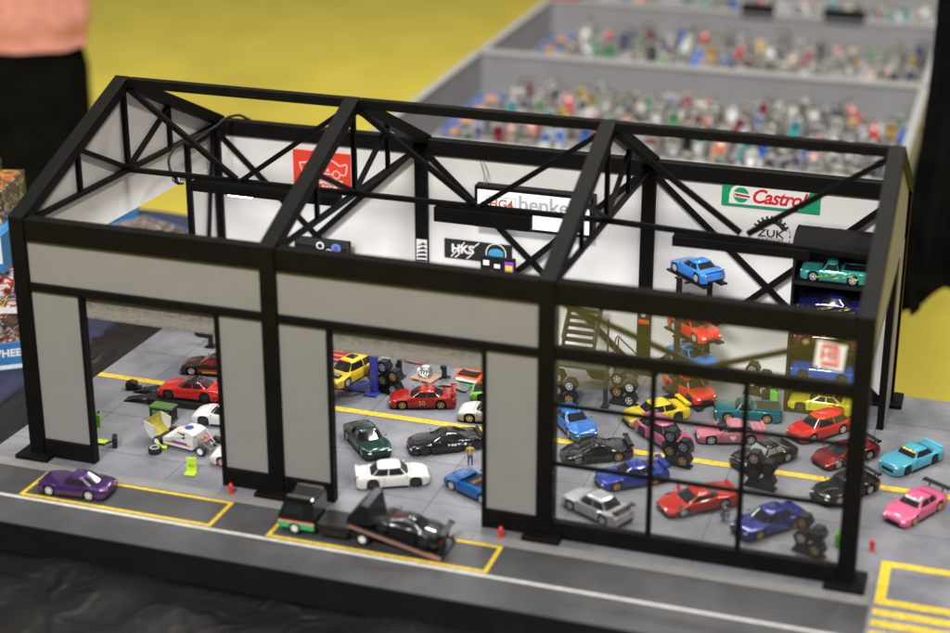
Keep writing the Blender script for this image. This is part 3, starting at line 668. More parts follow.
t, cx, y = sign_plate('wall_sign', 'green and white oil brand sign with slanted red lettering on the back wall', 51.3, 60.3, 17.6, 19.85, M['signgreen']); O = Vector(t.location)
b = MB(); b.poly([(52.0,y-.03,17.85),(58.5,y-.03,17.85),(59.35,y-.03,19.6),(52.6,y-.03,19.6),(52.2,y-.03,19.3),(52.0,y-.03,18.7)], .03, (0,1,0)); b.build('white_field', LW, t)
b = MB(); b.cyl((53.1,y-.05,18.72), (53.1,y-.03,18.72), .85, .85, 28); b.build('logo_disc', LW, t)
b = MB(); b.cyl((53.1,y-.07,18.72), (53.1,y-.05,18.72), .72, .72, 28); b.build('logo_disc', M['signgreen'], t)
b = MB(); b.poly([(52.45,y-.09,18.85),(53.9,y-.09,18.72),(53.9,y-.09,18.52),(52.6,y-.09,18.6)], .02, (0,1,0)); b.build('logo_swoosh', M['letterred'], t)
b = MB(); b.poly([(52.4,y-.085,18.97),(53.9,y-.085,18.84),(53.9,y-.085,18.40),(52.5,y-.085,18.5)], .01, (0,1,0)); b.build('logo_bar', LW, t)
text('lettering', 'Castrol', 1.84, M['letterred'], t, Vector((56.45,y-.045,18.68))-O, sx=.95, shear=.28, bold=.045, spacing=.93)

t = thing('wall_logo', 'round black gear wheel emblem with lettering on the white back wall', 'emblem', (56, WY-.05, 13.4)); O = Vector(t.location)
b = MB(); ring = 40
def annulus(b, c, r0, r1, y, n=40, th=.02):
    b.grid([[(c[0]+r*math.cos(2*PI*i/n), y, c[1]+r*math.sin(2*PI*i/n)) for i in range(n)] for r in (r0, r1)], True)
annulus(b, (56,15.15), 1.1, 1.55, WY-.05)
for q in range(24):
    a = 2*PI*q/24; b.bar((56+1.5*math.cos(a), WY-.05, 15.15+1.5*math.sin(a)), (56+1.8*math.cos(a), WY-.05, 15.15+1.8*math.sin(a)), .2, .02, up=(0,1,0))
b.build('gear', M['ink'], t)
b = MB(); b.box(54.3, WY-.08, 14.4, 57.7, WY-.055, 15.65); b.build('label_band', M['white'], t)
text('lettering', 'ZUK', 1.0, M['ink'], t, Vector((56,WY-.09,15.25))-O, sx=1.2, bold=.02); text('lettering', 'CUSTOM', .5, M['ink'], t, Vector((56,WY-.09,14.7))-O, sx=1.15)

t, cx, y = sign_plate('banner', 'long dark tuning banner with white letters and a blue car print under the lit sign', 24.3, 31.2, 9.35, 11.3, M['ink'], cat='banner'); O = Vector(t.location)
text('lettering', 'HKS', 1.15, LW, t, Vector((26.2,y-.02,10.35))-O, sx=1.1, bold=.05)
b = MB()
for a_, c_ in (((25.0,9.5),(26.4,11.1)),((25.4,9.45),(25.9,9.9)),((27.2,10.6),(27.9,11.2)),((26.6,9.45),(27.1,9.9))): b.bar((a_[0],y-.01,a_[1]),(c_[0],y-.01,c_[1]), .12, .02, up=(0,1,0))
annulus(b, (29.6,10.3), .95, 1.05, y-.015, 24); b.build('white_lines', LW, t)
b = MB(); b.ball((29.6, y-.01, 10.3), .8, .02, .5); b.build('blue_print', M['cyan'], t)
t = thing('notice_board', 'black notice board with white notes and a purple poster standing at the back wall', 'notice board', (30.4, 31.4, 0)); O = Vector(t.location)
b = MB(); b.box(28.6, 31.5, .1, 32.1, 31.75, 10.6); b.build('board', M['trim'], t, bevel=.03)
for (x, z, w, h) in ((28.9,9.7,.6,.5),(30.0,9.5,.6,.4),(29.6,8.8,.25,.35),(30.5,8.7,.3,.3)):
    b = MB(); b.box(x, 31.44, z, x+w, 31.49, z+h); b.build('note', LW, t)
b = MB(); b.box(31.05, 31.44, 8.2, 31.95, 31.49, 10.25); b.build('poster', M['purple'], t)
b = MB(); b.box(31.15, 31.41, 9.2, 31.85, 31.43, 9.9); b.build('poster_print', M['decal_y'], t)
t = thing('pegboard', 'black perforated tool board with round stickers in the middle of the garage', 'pegboard', (11.9, 32.2, 0)); O = Vector(t.location)
b = MB(); b.box(8.9, 32.0, 0.05, 14.9, 32.25, 10.25); b.use(M['trim']); b.use(M['steel'])
for i in range(28):
    for k in range(3): b.box(9.1+i*.2, 31.97, 10.05-k*.25, 9.2+i*.2, 31.995, 10.13-k*.25)
for k in range(10): b.box(14.6, 31.97, 9.9-k*.25, 14.7, 31.995, 10.0-k*.25)
b.build('board', M['trim'], t)
for (x, z, r, m_) in ((11.7,9.5,.42,LW),(12.6,8.9,.36,LW),(13.4,9.4,.5,M['cyan'])):
    b = MB(); b.cyl((x,31.95,z),(x,31.99,z), r, r, 20); b.build('sticker', m_, t)
    b = MB(); b.cyl((x,31.93,z),(x,31.945,z), r*.6, r*.6, 16); b.build('sticker_print', M['purple'] if r == .5 else M['ink'], t)
t = thing('sticker', 'black and white sticker high on the second rear post', 'sticker', (22.0, D-pw-.02, 8.4)); O = Vector(t.location)
b = MB(); b.box(21.5, D-pw-.03, 8.6, 22.6, D-pw-.005, 11.0); b.build('backing', LW, t)
b = MB()
for k in range(5): b.poly([(21.5,D-pw-.05,8.65+k*.42),(22.6,D-pw-.05,8.7+k*.45),(22.55-.1*k,D-pw-.05,8.95+k*.45),(21.55+.12*k,D-pw-.05,8.88+k*.42)])
b.build('print', M['ink'], t)
t = thing('sticker', 'small red and black sticker low on the third rear post', 'sticker', (44.5, D-pw-.02, 5)); O = Vector(t.location)
b = MB(); b.box(43.95, D-pw-.03, 5.0, 45.05, D-pw-.005, 6.4); b.build('backing', M['ink'], t)
b = MB(); b.box(44.0, D-pw-.05, 5.05, 45.0, D-pw-.032, 5.45); b.build('red_band', M['signred'], t); b = MB(); b.ball((44.45, D-pw-.035, 5.95), .25, .02, .22); b.build('print', LW, t)
t = thing('sticker', 'square white sticker with red and black letters on the front glass', 'sticker', (65.2, FY+.1, 16.9)); O = Vector(t.location)
b = MB(); b.poly([(64.15,FY+.09,17.0),(66.2,FY+.09,16.8),(66.35,FY+.09,18.75),(64.3,FY+.09,19.0)], .02, (0,1,0)); b.use(LW); b.mats = [LW, M['letterred']]; b.cur = 1; b.box(64.65, FY+.06, 18.5, 65.8, FY+.08, 18.75); b.box(64.65, FY+.06, 17.15, 65.9, FY+.08, 17.4); b.build('backing', LW, t)
text('lettering', 'HE', 1.15, M['letterred'], t, Vector((65.25,FY+.07,17.95))-O, bold=.03)

# ================================================================== THINGS IN THE GARAGE
# -- shelf rack on the right
t = thing('display_rack', 'tall black five-level shelf rack under a corrugated arched roof', 'shelf rack', (62.2, 30.8, 0))
rx0, rx1, ry0, ry1 = 58.75, 65.75, 28.6, 32.9; LV = [.12, 3.25, 6.45, 9.6, 12.75]
b = MB(); b.box(rx0, ry0, .02, rx0+.22, ry1, 15.9); b.build('side_panel', M['black2'], t, bevel=.03)
b = MB(); b.box(rx1-.22, ry0, .02, rx1, ry1, 15.9); b.build('side_panel', M['black2'], t, bevel=.03)
b = MB(); b.box(rx0+.22, ry1-.15, .02, rx1-.22, ry1-.02, 15.9); b.build('back_panel', M['black2'], t)
for z in LV:
    b = MB(); b.box(rx0+.23, ry0-.05, z-.32 if z > 1 else .02, rx1-.23, ry1-.16, z)
    for q in range(32): b.box(rx0+.3+q*.2, ry0-.09, z-.25 if z > 1 else .03, rx0+.38+q*.2, ry0-.05, z-.05)
    b.build('shelf', M['trim'], t)
b = MB(); rows = []
for i in range(9):
    a = PI*(.0+i/8); rows.append([(rx0-.1+(rx1-rx0+.2)*q/60, (ry0+ry1)/2-2.35*math.cos(a), 15.92+1.05*math.sin(a)**.8+(.03 if q % 15 < 2 else 0)) for q in range(61)])
b.grid(rows)
b.poly([rows[i][0] for i in range(9)], .02, (1,0,0)); b.poly([rows[i][-1] for i in range(9)], .02, (1,0,0))
for q in (12,24,36,48): b.bar(rows[1][q], rows[4][q], .1, .1)
b.build('arched_roof', mat('ribbed_black_plastic', (.005,.005,.005), .7, spec=.12, bump=.3, bscale=3), t, smooth=50)
rack = 'toy cars parked on the shelf rack'
def flames(t, S, hw, bz, pm, W, L, H, G, m=None):
    m = m or M['decal_y']
    for sg in (-1,1):
        b = MB()
        for q in range(7):
            s = 1.3+q*.5; z0 = .42+.13*(q % 3); b.poly([(S(s), sg*(hw(s)+.02), z0),(S(s+.7), sg*(hw(s+.7)+.02), z0+.10),(S(s+1.0), sg*(hw(min(L,s+1.0))+.02), z0+.32),(S(s+.45), sg*(hw(s+.4)+.02), z0+.22)])
        b.build('flame_print', m, t, world=False)
lime_fl = mat('lime_flames', (.35,.55,.08), .4)
toy_car('turquoise pickup with lime flames on the top shelf of the rack', None, None, 'pickup', (.05,.42,.36), 'chrome', z=LV[4], centre=(62.4,30.1), head=PI, flake=.3, extras=lambda *a: flames(*a, m=lime_fl), group=rack, L=6.0)
toy_car('dark blue coupe with gold flames on the second highest shelf', None, None, 'coupe', (.02,.02,.14), 'rimdark', z=LV[3], centre=(62.3,30.1), head=PI, extras=flames, group=rack)
toy_car('dark red car with gold wheels on the middle shelf of the rack', None, None, 'muscle', (.12,.01,.01), 'gold', z=LV[2], centre=(62.2,30.1), head=PI, group=rack)
toy_car('bright blue long saloon on the second lowest shelf', None, None, 'muscle', (.02,.12,.62), 'rimdark', z=LV[1], centre=(62.1,30.1), head=PI, group=rack, flake=.3)
toy_car('bright yellow sports coupe on the bottom shelf of the rack', None, None, 'coupe', (.78,.68,.03), 'rimdark', z=LV[0], centre=(62.1,30.0), head=PI, group=rack, roof=M['trim'])

# -- stacker lift with cars
t = thing('car_stacker', 'tall black two-post car stacker loaded with one car per level', 'car lift', (50.5, 28.8, 0))
a_ = math.radians(-42); fw = Vector((math.cos(a_), math.sin(a_), 0)); nn = Vector((-math.sin(a_), math.cos(a_), 0)); sc = Vector((50.2, 28.6, 0))
for sg in (-1,1):
    p = sc+nn*1.75*sg+fw*(-.2)
    b = MB(); b.bar(p+Vector((0,0,.1)), p+Vector((0,0,12.6 if sg > 0 else 12.3)), .5, .5); b.build('post', M['black2'], t, bevel=.04)
    b = MB(); b.bar(p+Vector((0,0,.1)), p+fw*1.2+Vector((0,0,.1)), 1.0, .2); b.bar(p+Vector((0,0,.1)), p-fw*1.2+Vector((0,0,.1)), 1.0, .2); b.build('foot', M['black2'], t)
LZ = [.42, 3.5, 6.5, 9.4, 12.2]
for z in LZ:
    for sg in (-1,1):
        p = sc+nn*.95*sg+Vector((0,0,z-.12)); b = MB(); b.bar(p-fw*2.85, p+fw*2.85, .75, .16); b.build('runway', M['trim'], t)
    b = MB(); 
    for q in (-.9,.6): b.bar(sc+fw*q-nn*1.7+Vector((0,0,z-.26)), sc+fw*q+nn*1.7+Vector((0,0,z-.26)), .25, .14)
    b.build('cross_member', M['trim'], t)
gs = 'toy cars on the stacker lift'
cxy = (sc.x, sc.y); hA = math.radians(-42)
toy_car('bright blue hatchback alone on the top platform of the stacker', None, None, 'coupe', (.03,.25,.75), 'chrome', z=LZ[4]-.03, centre=cxy, head=hA+PI, spoiler='duck', group=gs, flake=.05, L=5.5)
toy_car('red coupe on the raised platform of the stacker directly above a blue car', None, None, 'coupe', (.72,.03,.025), 'chrome', z=LZ[2]-.03, centre=cxy, head=hA, group=gs, flake=.05, L=5.5)
toy_car('blue coupe on the stacker between two red cars', None, None, 'coupe', (.03,.25,.75), 'chrome', z=LZ[1]-.03, centre=cxy, head=hA, group=gs, flake=.05, L=5.5)
toy_car('red hatchback with dark grille on the lowest platform of the stacker', None, None, 'hatch', (.68,.03,.025), 'rimdark', z=LZ[0]-.03, centre=(sc.x-.2, sc.y+.1), head=hA, group=gs, flake=.05, L=5.5)

# -- hexagonal wheel racks
def wheel_rack(loc, label, rims=('chrome','gold','gold','rimwhite'), rz=0, lean=0):
    t = thing('wheel_rack', label, 'wheel rack', loc, rz, 'honeycomb racks of spare wheels')
    R_ = .68; cells = [(-.62,.72),(.62,.72),(-.62+.0,1.95),(.62,1.95)]
    cells = [(-.60,.66),(.60,.80),(-.60,2.02),(.55,2.05)] if 0 else [(.62,.66),(-.60,1.30),(.62,1.95),(-.60,2.60)]
    b = MB()
    b.poly([(-1.4,-.4,0),(-1.0,-.4,.75),(-.1,-.4,.6),(.1,-.4,.25),(1.3,-.4,.1),(1.3,-.4,0)], .8, (0,1,0)); b.build('foot', M['trim'], t, world=False)
    for (cx, cz), rm in zip(cells, rims):
        b = MB(); rr = []
        for r_, y in ((R_,.45),(R_,-.45),(R_-.1,-.45),(R_-.1,.40)):
            rr.append([(cx+r_*math.cos(PI/3*i), y, cz+r_*math.sin(PI/3*i)) for i in range(6)])
        b.grid(rr, True); b._add(rr[3], [tuple(range(6))]); b._add(rr[0], [tuple(range(6))[::-1]])
        cell = b.build('rack_cell', M['trim'], t, world=False)
        b = MB(); b.lathe([(.2,0),(.46,0),(.5,.05),(.5,.5),(.2,.5)], 20, 'y', (cx, -.42, cz)); b.use(M['tyre'])
        b2 = MB(); b2.use(M['tyre']); b2.lathe([(.30,0),(.47,0),(.52,.06),(.52,.5),(.2,.5)], 20, 'y', (cx, -.43, cz)); b2.use(M[rm])
        b2.grid([[(cx+r_*math.cos(2*PI*i/18), -.44+dy, cz+r_*math.sin(2*PI*i/18)) for i in range(18)] for r_, dy in ((.34,0),(.29,0),(.26,.12),(.02,.12))], True)
        for q in range(5):
            a = 2*PI*q/5+.5; b2.bar((cx,-.42,cz),(cx+.29*math.cos(a),-.42,cz+.29*math.sin(a)), .08, .05, up=(0,1,0))
        b2.build('wheel', M['tyre'], t, world=False, smooth=35)
    return t
wheel_rack((23.4,21.0,0), 'honeycomb wheel rack beside the blue car lift in the middle bay', ('chrome','gold','gold','chrome'), -.25)
wheel_rack((51.8,15.2,0), 'honeycomb wheel rack standing in front of the magenta hatchback', ('gold','gold','chrome','chrome'), -.2)
wheel_rack((59.2,13.4,0), 'honeycomb wheel rack in front of the dark saloon in the glazed bay', ('rimdark','rimdark','rimdark','chrome'), -.15)
wheel_rack((64.5,3.9,0), 'honeycomb wheel rack nearest the glass at the right corner', ('gold','chrome','rimdark','gold'), -.35)
wheel_rack((56.0,31.4,0), 'honeycomb wheel rack at the back wall left of the shelf rack', ('chrome','rimwhite','chrome','chrome'), -.1)
wheel_rack((39.3,24.0,0), 'honeycomb wheel rack under the left end of the steel landing', ('gold','chrome','chrome','chrome'), -.1)
wheel_rack((44.6,25.4,0), 'honeycomb wheel rack right of the steel landing leg', ('chrome','gold','rimwhite','chrome'), -.1)

# -- steel stairs with landing
t = thing('staircase', 'dark steel staircase with open treads and a landing against the back wall', 'staircase', (41, 28, 0)); S_ = M['darkgrey']
b = MB(); b.box(37.2, 24.0, 3.55, 43.3, 28.2, 3.8); b.build('landing', S_, t, bevel=.03)
for (x, y) in ((37.4,24.3),(43.1,24.3),(37.4,28.0),(43.1,28.0)):
    b = MB(); b.box(x-.17, y-.17, .2, x+.17, y+.17, 3.55); b.box(x-.35, y-.35, .02, x+.35, y+.35, .2); b.build('leg', S_, t)
SM = mat('stair_steel', (.010,.011,.015), .5, metal=.2, spec=.2)
for x in (38.0, 41.0):
    b = MB(); b.bar((x, 27.4, 3.6), (x, 31.9, 8.6), .16, .7, up=(0,0,1)); b.build('stringer', SM, t)
    b = MB()
    b.bar((x, 27.4, 5.0), (x, 31.3, 8.9), .13, .13)
    for q in range(4): b.bar((x, 27.6+q*1.0, 3.9+q*1.11), (x, 27.6+q*1.0, 5.2+q*1.0), .09, .09)
    b.build('handrail', SM, t)
for q in range(8):
    b = MB(); b.box(38.05, 27.5+q*.5, 3.88+q*.55, 40.95, 27.99+q*.5, 4.14+q*.55); b.build('tread', SM, t)
b = MB()
for x in (42.0, 43.3): b.bar((x, 28.0, 3.6), (x+1.1, 31.6, .1), .12, .4)
b.build('stringer', S_, t)
for q in range(6):
    b = MB(); b.box(42.1+q*.18, 28.3+q*.55, 3.1-q*.52, 43.3+q*.18, 28.75+q*.55, 3.18-q*.52); b.build('tread', S_, t)
b = MB(); b.tube(smooth_pts([(43.35,26.0,3.8),(43.35,26.3,5.5),(43.4,27.2,5.9),(43.6,28.5,4.9),(44.4,31.4,2.2),(44.4,31.5,.1)]), .07, 6)
b.tube([(43.2,24.3,3.8),(43.2,24.3,8.6)], .1, 6); b.tube(smooth_pts([(43.3,27.9,3.8),(43.3,27.9,5.4)]), .07, 6); b.build('handrail', S_, t)
b = MB(); b.poly([(39.8,27.0,3.4),(42.2,27.0,3.4),(42.2,29.6,.3),(40.4,29.6,.3)], .1, (0,0,-1))
for q in range(8): b.box(40.0, 27.1+q*.32, 3.35-q*.38, 42.3, 27.2+q*.32, 3.45-q*.38)
b.build('under_ramp', S_, t)

# -- yellow car on the blue two-post lift
t = thing('two_post_lift', 'blue two-post lift holding the yellow hatchback in the middle bay', 'car lift', (20.5, 20.5, 0)); BL = M['blue']
for x in (17.4, 22.0):
    b = MB(); b.box(x-.32, 20.2, .2, x+.32, 20.9, 3.9); b.build('post', BL, t, bevel=.05)
    b = MB(); b.box(x-.7, 19.6, .02, x+.5, 21.2, .2); b.build('foot', BL, t, bevel=.03)
    sg = 1 if x < 20 else -1
    for dy in (-1.6, 1.7):
        b = MB(); b.bar((x, 20.5, 1.1), (x+sg*1.5, 20.5+dy, 1.1), .3, .2); b.cyl((x+sg*1.5,20.5+dy,1.1),(x+sg*1.5,20.5+dy,1.45),.2,.2,12); b.build('arm', BL, t)
b = MB(); b.box(17.6, 20.3, .02, 21.8, 20.8, .14); b.build('floor_bar', BL, t)
def open_bonnet(t, S, hw, bz, pm, W, L, H, G):
    b = MB(); b.box(S(1.45), -.75, bz(.8)+.02, S(.4), .75, bz(.8)+.09); b.build('engine_bay', M['trim'], t, world=False)
    b = MB(); b.box(S(1.2), -.35, bz(.8)+.05, S(.6), .3, bz(.8)+.2); b.cyl((S(.7),.5,bz(.8)+.05),(S(.7),.5,bz(.8)+.2),.15,.15,12); b.cyl((S(1.2),.45,bz(.8)+.05),(S(1.2),.45,bz(.8)+.17),.12,.12,12); b.build('engine', M['steel'], t, world=False, bevel=.03)
    b = MB(); b.box(S(G[0]+.85), -.7, H+.02, S(G[0]+.7), .7, H+.06); b.build('sun_strip', M['decal_r'], t, world=False)
    b = MB(); b.box(S(G[1]+1.5), -.45, H+.07, S(G[1]+.6), .45, H+.12); b.build('sunroof', M['carglass'], t, world=False)
toy_car('yellow hatchback with its engine bay exposed, raised on the blue lift', None, None, 'hatch', (.80,.55,.02), 'chrome', z=1.45, centre=(19.75,20.2), head=math.radians(-106), extras=open_bonnet, flake=0)

# -- two black columns of a lift behind the second door
for (x, y, lab) in ((22.9,24.6,'slim black lift column with a square foot behind the wheel rack'),(27.0,25.7,'slim black lift column with a square foot behind the red coupe'),(2.6,25.6,'slim black lift column at the far left of the garage floor')):
    t = thing('lift_column', lab, 'lift column', (x, y, 0), 0, 'black lift columns')
    b = MB(); b.box(x-.2, y-.2, .15, x+.2, y+.2, 4.6); b.build('post', M['black2'], t, bevel=.03)
    b = MB(); b.box(x-.5, y-.45, .02, x+.5, y+.45, .15); b.build('foot', M['black2'], t)
    b = MB(); b.box(x-1.3 if x < 5 else x-.3, y-.3, 1.0, x+.3, y-.2, 1.5); b.build('carriage', M['black2'], t)

# -- workshop bits
def toolbox(loc, w, h, d, label, m=M['red'], rz=0, dr=4):
    t = thing('tool_chest', label, 'tool chest', loc, rz)
    b = MB(); b.box(-w/2, -d/2, .08, w/2, d/2, h); b.build('cabinet', m, t, world=False, bevel=.04)
    for k in range(dr):
        b = MB(); z0 = .15+(h-.2)*k/dr; b.box(-w/2+.08, -d/2-.06, z0, w/2-.08, -d/2-.005, z0+(h-.2)/dr-.06); dd = b.build('drawer', m, t, world=False, bevel=.02)
        b = MB(); b.box(-w*.3, -d/2-.12, z0+.25*(h/dr), w*.3, -d/2-.065, z0+.25*(h/dr)+.06); b.v = [(v[0]-dd.location.x, v[1]-dd.location.y, v[2]-dd.location.z) for v in b.v]; b.build('handle', M['chrome'], dd, world=False)
toolbox((16.0,26.6,0), 1.9, 2.1, 1.2, 'red tool chest beyond the yellow car on the lift')
toolbox((19.3,29.2,0), 1.6, .6, 1.0, 'low red tool case left at the far back of the middle bay', dr=1)
toolbox((23.0,28.6,0), 2.1, .55, 1.2, 'low red tool case behind the wheel rack', rz=-.15, dr=1)
toolbox((28.8,30.2,0), 2.0, .9, 1.0, 'low red tool case close to the back wall right of the column', dr=1)
t = thing('drum', 'small pale blue drum beside the lift column', 'drum', (20.9,26.4,0))
b = MB(); b.lathe([(.52,0),(.54,.05),(.5,.1),(.52,.55),(.5,.6),(.52,1.1),(.55,1.15),(.5,1.18)], 20); b.build('shell', mat('pale_blue_plastic', (.35,.42,.52), .4), t, world=False, smooth=40)
b = MB(); b.lathe([(.46,1.12),(.46,1.22),(.2,1.25)], 20); b.build('lid', M['rimwhite'], t, world=False)
t = thing('engine_block', 'bare metal engine resting on a pale wooden pallet', 'engine', (25.4,25.0,.35))
b = MB(); b.box(-.55,-.4,.0,.55,.4,.45); b.bar((-.5,-.3,.6),(.5,-.3,.6),.3,.35); b.bar((-.5,.3,.6),(.5,.3,.6),.3,.35); b.build('block', M['steel'], t, world=False, bevel=.04)
b = MB(); b.cyl((0,0,.45),(0,0,1.0),.3,.36,16); b.cyl((-.75,0,.4),(-.55,0,.4),.34,.34,16); b.build('air_filter', M['chrome'], t, world=False, smooth=40)
for sg in (-1,1):
    b = MB()
    for q in range(4): b.tube([(-.4+q*.27, sg*.42, .55),(-.35+q*.25, sg*.7, .4),(.1+q*.1, sg*.72, .15)], .05, 6)
    b.build('header_pipes', M['chrome'], t, world=False)
t = thing('pallet', 'pale wooden pallet under the bare engine', 'pallet', (25.4,25.0,0), -.25)
b = MB()
for q in range(5): b.box(-1.2, -.95+q*.4, .22, 1.2, -.65+q*.4, .32)
b.build('top_slats', M['wood'], t, world=False)
b = MB()
for q in (-1.0,0,1.0): b.box(q-.12, -.95, .02, q+.12, .95, .22)
b.build('bearer', M['wood'], t, world=False)
t = MB(); rows = []
for j in range(7):
    rows.append([(27.0+ i*.38, 23.4+j*.28+.3*math.sin(i*.6), .22+.28*math.sin(i*.45)*math.sin(j*.5+.3)) for i in range(9)])
t.grid(rows); tag(t.build('car_bumper', M['steel'], None, smooth=70), 'loose grey curved body panel lying on the floor behind the red coupe', 'body panel')
# left bay bits
def jerry(loc, rz, label, m=M['green'], w=.85, h=1.35, d=.45, nm='canister', cat='canister'):
    t = thing(nm, label, cat, loc, rz)
    b = MB(); b.box(-w/2,-d/2,0,w/2,d/2,h*.85); b.box(-w/2+.08,-d/2+.06,h*.85,w/2-.15,d/2-.06,h*.93); b.build('body', m, t, world=False, bevel=.06)
    b = MB(); b.cyl((w*.3,0,h*.86),(w*.36,0,h*1.02),.09,.09,12); b.build('cap', M['trim'], t, world=False)
    b = MB(); b.box(-w*.3,-.05,h*.95,w*.15,.05,h); b.box(-w*.3,-.05,h*.85,-w*.22,.05,h); b.box(w*.07,-.05,h*.85,w*.15,.05,h); b.build('handle', m, t, world=False)
jerry((1.5,6.6,0), .3, 'green fuel canister just inside the left door')
jerry((66.6,5.7,0), .1, 'green fuel canister half hidden behind the front right post')
jerry((57.6,30.6,0), 0, 'green fuel canister between a black drum and the shelf rack', w=.8, h=1.1)
jerry((56.9,30.2,0), 0, 'black canister left of the green one beside the shelf rack', M['trim'], w=.75, h=1.2)
t = thing('generator', 'green and black cased generator behind the stripped rally car', 'generator', (6.6,9.4,0))
b = MB(); b.box(-1.05,-.55,.1,1.05,.55,1.45); b.build('case', M['trim'], t, world=False, bevel=.06)
b = MB(); b.box(-1.1,-.6,1.35,1.1,.6,1.5); b.box(-1.1,-.6,.08,1.1,.6,.2); b.box(-1.1,-.6,.2,-.98,.6,1.35); b.build('frame', mat('dark_green_enamel', (.05,.10,.02), .5), t, world=False)
b = MB()
for q in range(5): b.box(-.8,-.6,.35+q*.18,.8,-.555,.43+q*.18)
b.build('vent', mat('olive_enamel', (.16,.26,.05), .4), t, world=False)
t = thing('creeper_board', 'lime green flat mechanic board lying inside the left door', 'creeper', (3.4,3.7,0), .1)
b = MB(); b.box(-1.0,-.35,.14,.9,.35,.24); b.build('deck', M['lime'], t, world=False, bevel=.03)
for x in (-.8,.7):
    for y in (-.28,.28): b = MB(); b.cyl((x,y,.02),(x,y,.14),.07,.07,10); b.build('castor', M['trim'], t, world=False)
t = thing('wheel_chock', 'black upright trolley block at the end of the lime board', 'trolley', (5.2,3.6,0), .5)
b = MB(); b.box(-.2,-.45,.05,.2,.45,1.0); b.build('body', M['trim'], t, world=False, bevel=.06); b = MB(); b.bar((-.2,0,.5),(-.8,0,.35),.1,.1); b.build('handle', M['trim'], t, world=False)
t = thing('folding_seat', 'lime green L-shaped mechanic seat in front of the rally car', 'seat', (13.7,1.4,0), .15)
b = MB(); b.box(-.42,-.1,.05,.42,.03,1.35); b.build('backrest', M['lime'], t, world=False, bevel=.03); b = MB(); b.box(-.45,-.75,.04,.45,-.1,.16); b.build('seat', M['lime'], t, world=False, bevel=.03)
b = MB(); b.box(-.25,-.13,.5,.25,-.105,.8); b.build('cut_out', mat('olive_shade', (.3,.45,.03), .5), t, world=False)
t = thing('floor_jack', 'lime green floor jack under the nose of the rally car', 'jack', (9.2,4.5,0), .4)
b = MB(); b.box(-.5,-.22,.05,.4,.22,.2); b.build('chassis', M['lime'], t, world=False, bevel=.03); b = MB(); b.bar((.1,0,.15),(-.3,0,.42),.14,.1); b.cyl((-.3,0,.4),(-.3,0,.5),.12,.12,12); b.build('lifting_arm', M['lime'], t, world=False)
b = MB(); b.bar((.35,0,.15),(1.0,.2,.6),.06,.06); b.build('handle', M['trim'], t, world=False)
def loose_wheel(loc, label, up=False, rm='rimwhite', rz=0):
    t = thing('loose_wheel', label, 'wheel', loc, group='loose car wheels', rot=(0 if not up else PI/2, 0, rz))
    b = MB(); b.lathe([(.3,0),(.5,0),(.55,.07),(.55,.45),(.5,.52),(.36,.52)], 22); b.build('tyre', M['tyre'], t, world=False, smooth=40)
    b = MB(); b.lathe([(.38,.4),(.38,.535),(.33,.54),(.28,.46),(.1,.46),(.07,.5)], 22); b.build('rim', M[rm], t, world=False, smooth=40)
loose_wheel((9.0,3.6,0), 'black tyre with a white rim lying flat before the rally car')
loose_wheel((5.2,16.1,.55), 'white wheel standing upright behind the red coupe roof', True)
t = thing('tool_trolley', 'black rounded box on the floor left of the black ramp', 'equipment box', (.5,14.4,0), .3)
b = MB(); b.box(-.55,-.4,.05,.45,.4,.75); b.ball((0,0,.7),.5,.38,.25); b.build('body', M['trim'], t, world=False, bevel=.08); b = MB(); b.box(.45,-.3,.05,.8,.3,.3); b.build('shelf', M['trim'], t, world=False)
# low ramp under the red coupe
t = thing('drive_on_ramp', 'low black drive-on ramp under the red coupe with a black roof', 'ramp', (7.6,13.7,0), math.radians(4))
b = MB(); b.box(-4.3,-1.6,.42,4.3,1.6,.62); b.build('deck', M['trim'], t, world=False, bevel=.03)
b = MB(); b.box(-4.2,-1.55,.02,4.2,-1.25,.42); b.box(-4.2,1.25,.02,4.2,1.55,.42); b.build('side_rail', M['trim'], t, world=False)
for sg in (-1,1):
    b = MB(); b.poly([(-4.3,sg*.95-.5,.6),(-4.3,sg*.95+.5,.6),(-6.6,sg*.95+.5,.03),(-6.6,sg*.95-.5,.03)], .05, (0,0,1)); 
    for q in range(5): b.bar((-4.6-q*.4, sg*.95-.48, .58-q*.1), (-4.6-q*.4, sg*.95+.48, .58-q*.1), .06, .05)
    b.build('ramp_plate', M['darkgrey'], t, world=False)

# -- hydrants
for (x, y, lab) in ((18.5,-1.0,'small red hydrant on the kerb left of the second post'),(41.4,-1.0,'small red hydrant on the kerb before the third post'),(69.0,5.9,'small red hydrant beside the front right corner of the garage')):
    t = thing('hydrant', lab, 'hydrant', (x, y, .045 if y < 0 else .006), 0, 'red hydrants round the garage')
    b = MB(); b.lathe([(.24,0),(.24,.08),(.15,.1),(.15,.62),(.2,.64),(.2,.7),(.16,.8),(.08,.92),(.03,.95)], 14); b.build('barrel', M['red'], t, world=False, smooth=40)
    b = MB(); b.cyl((-.26,0,.5),(.26,0,.5),.07,.07,10); b.build('outlet', M['red'], t, world=False)

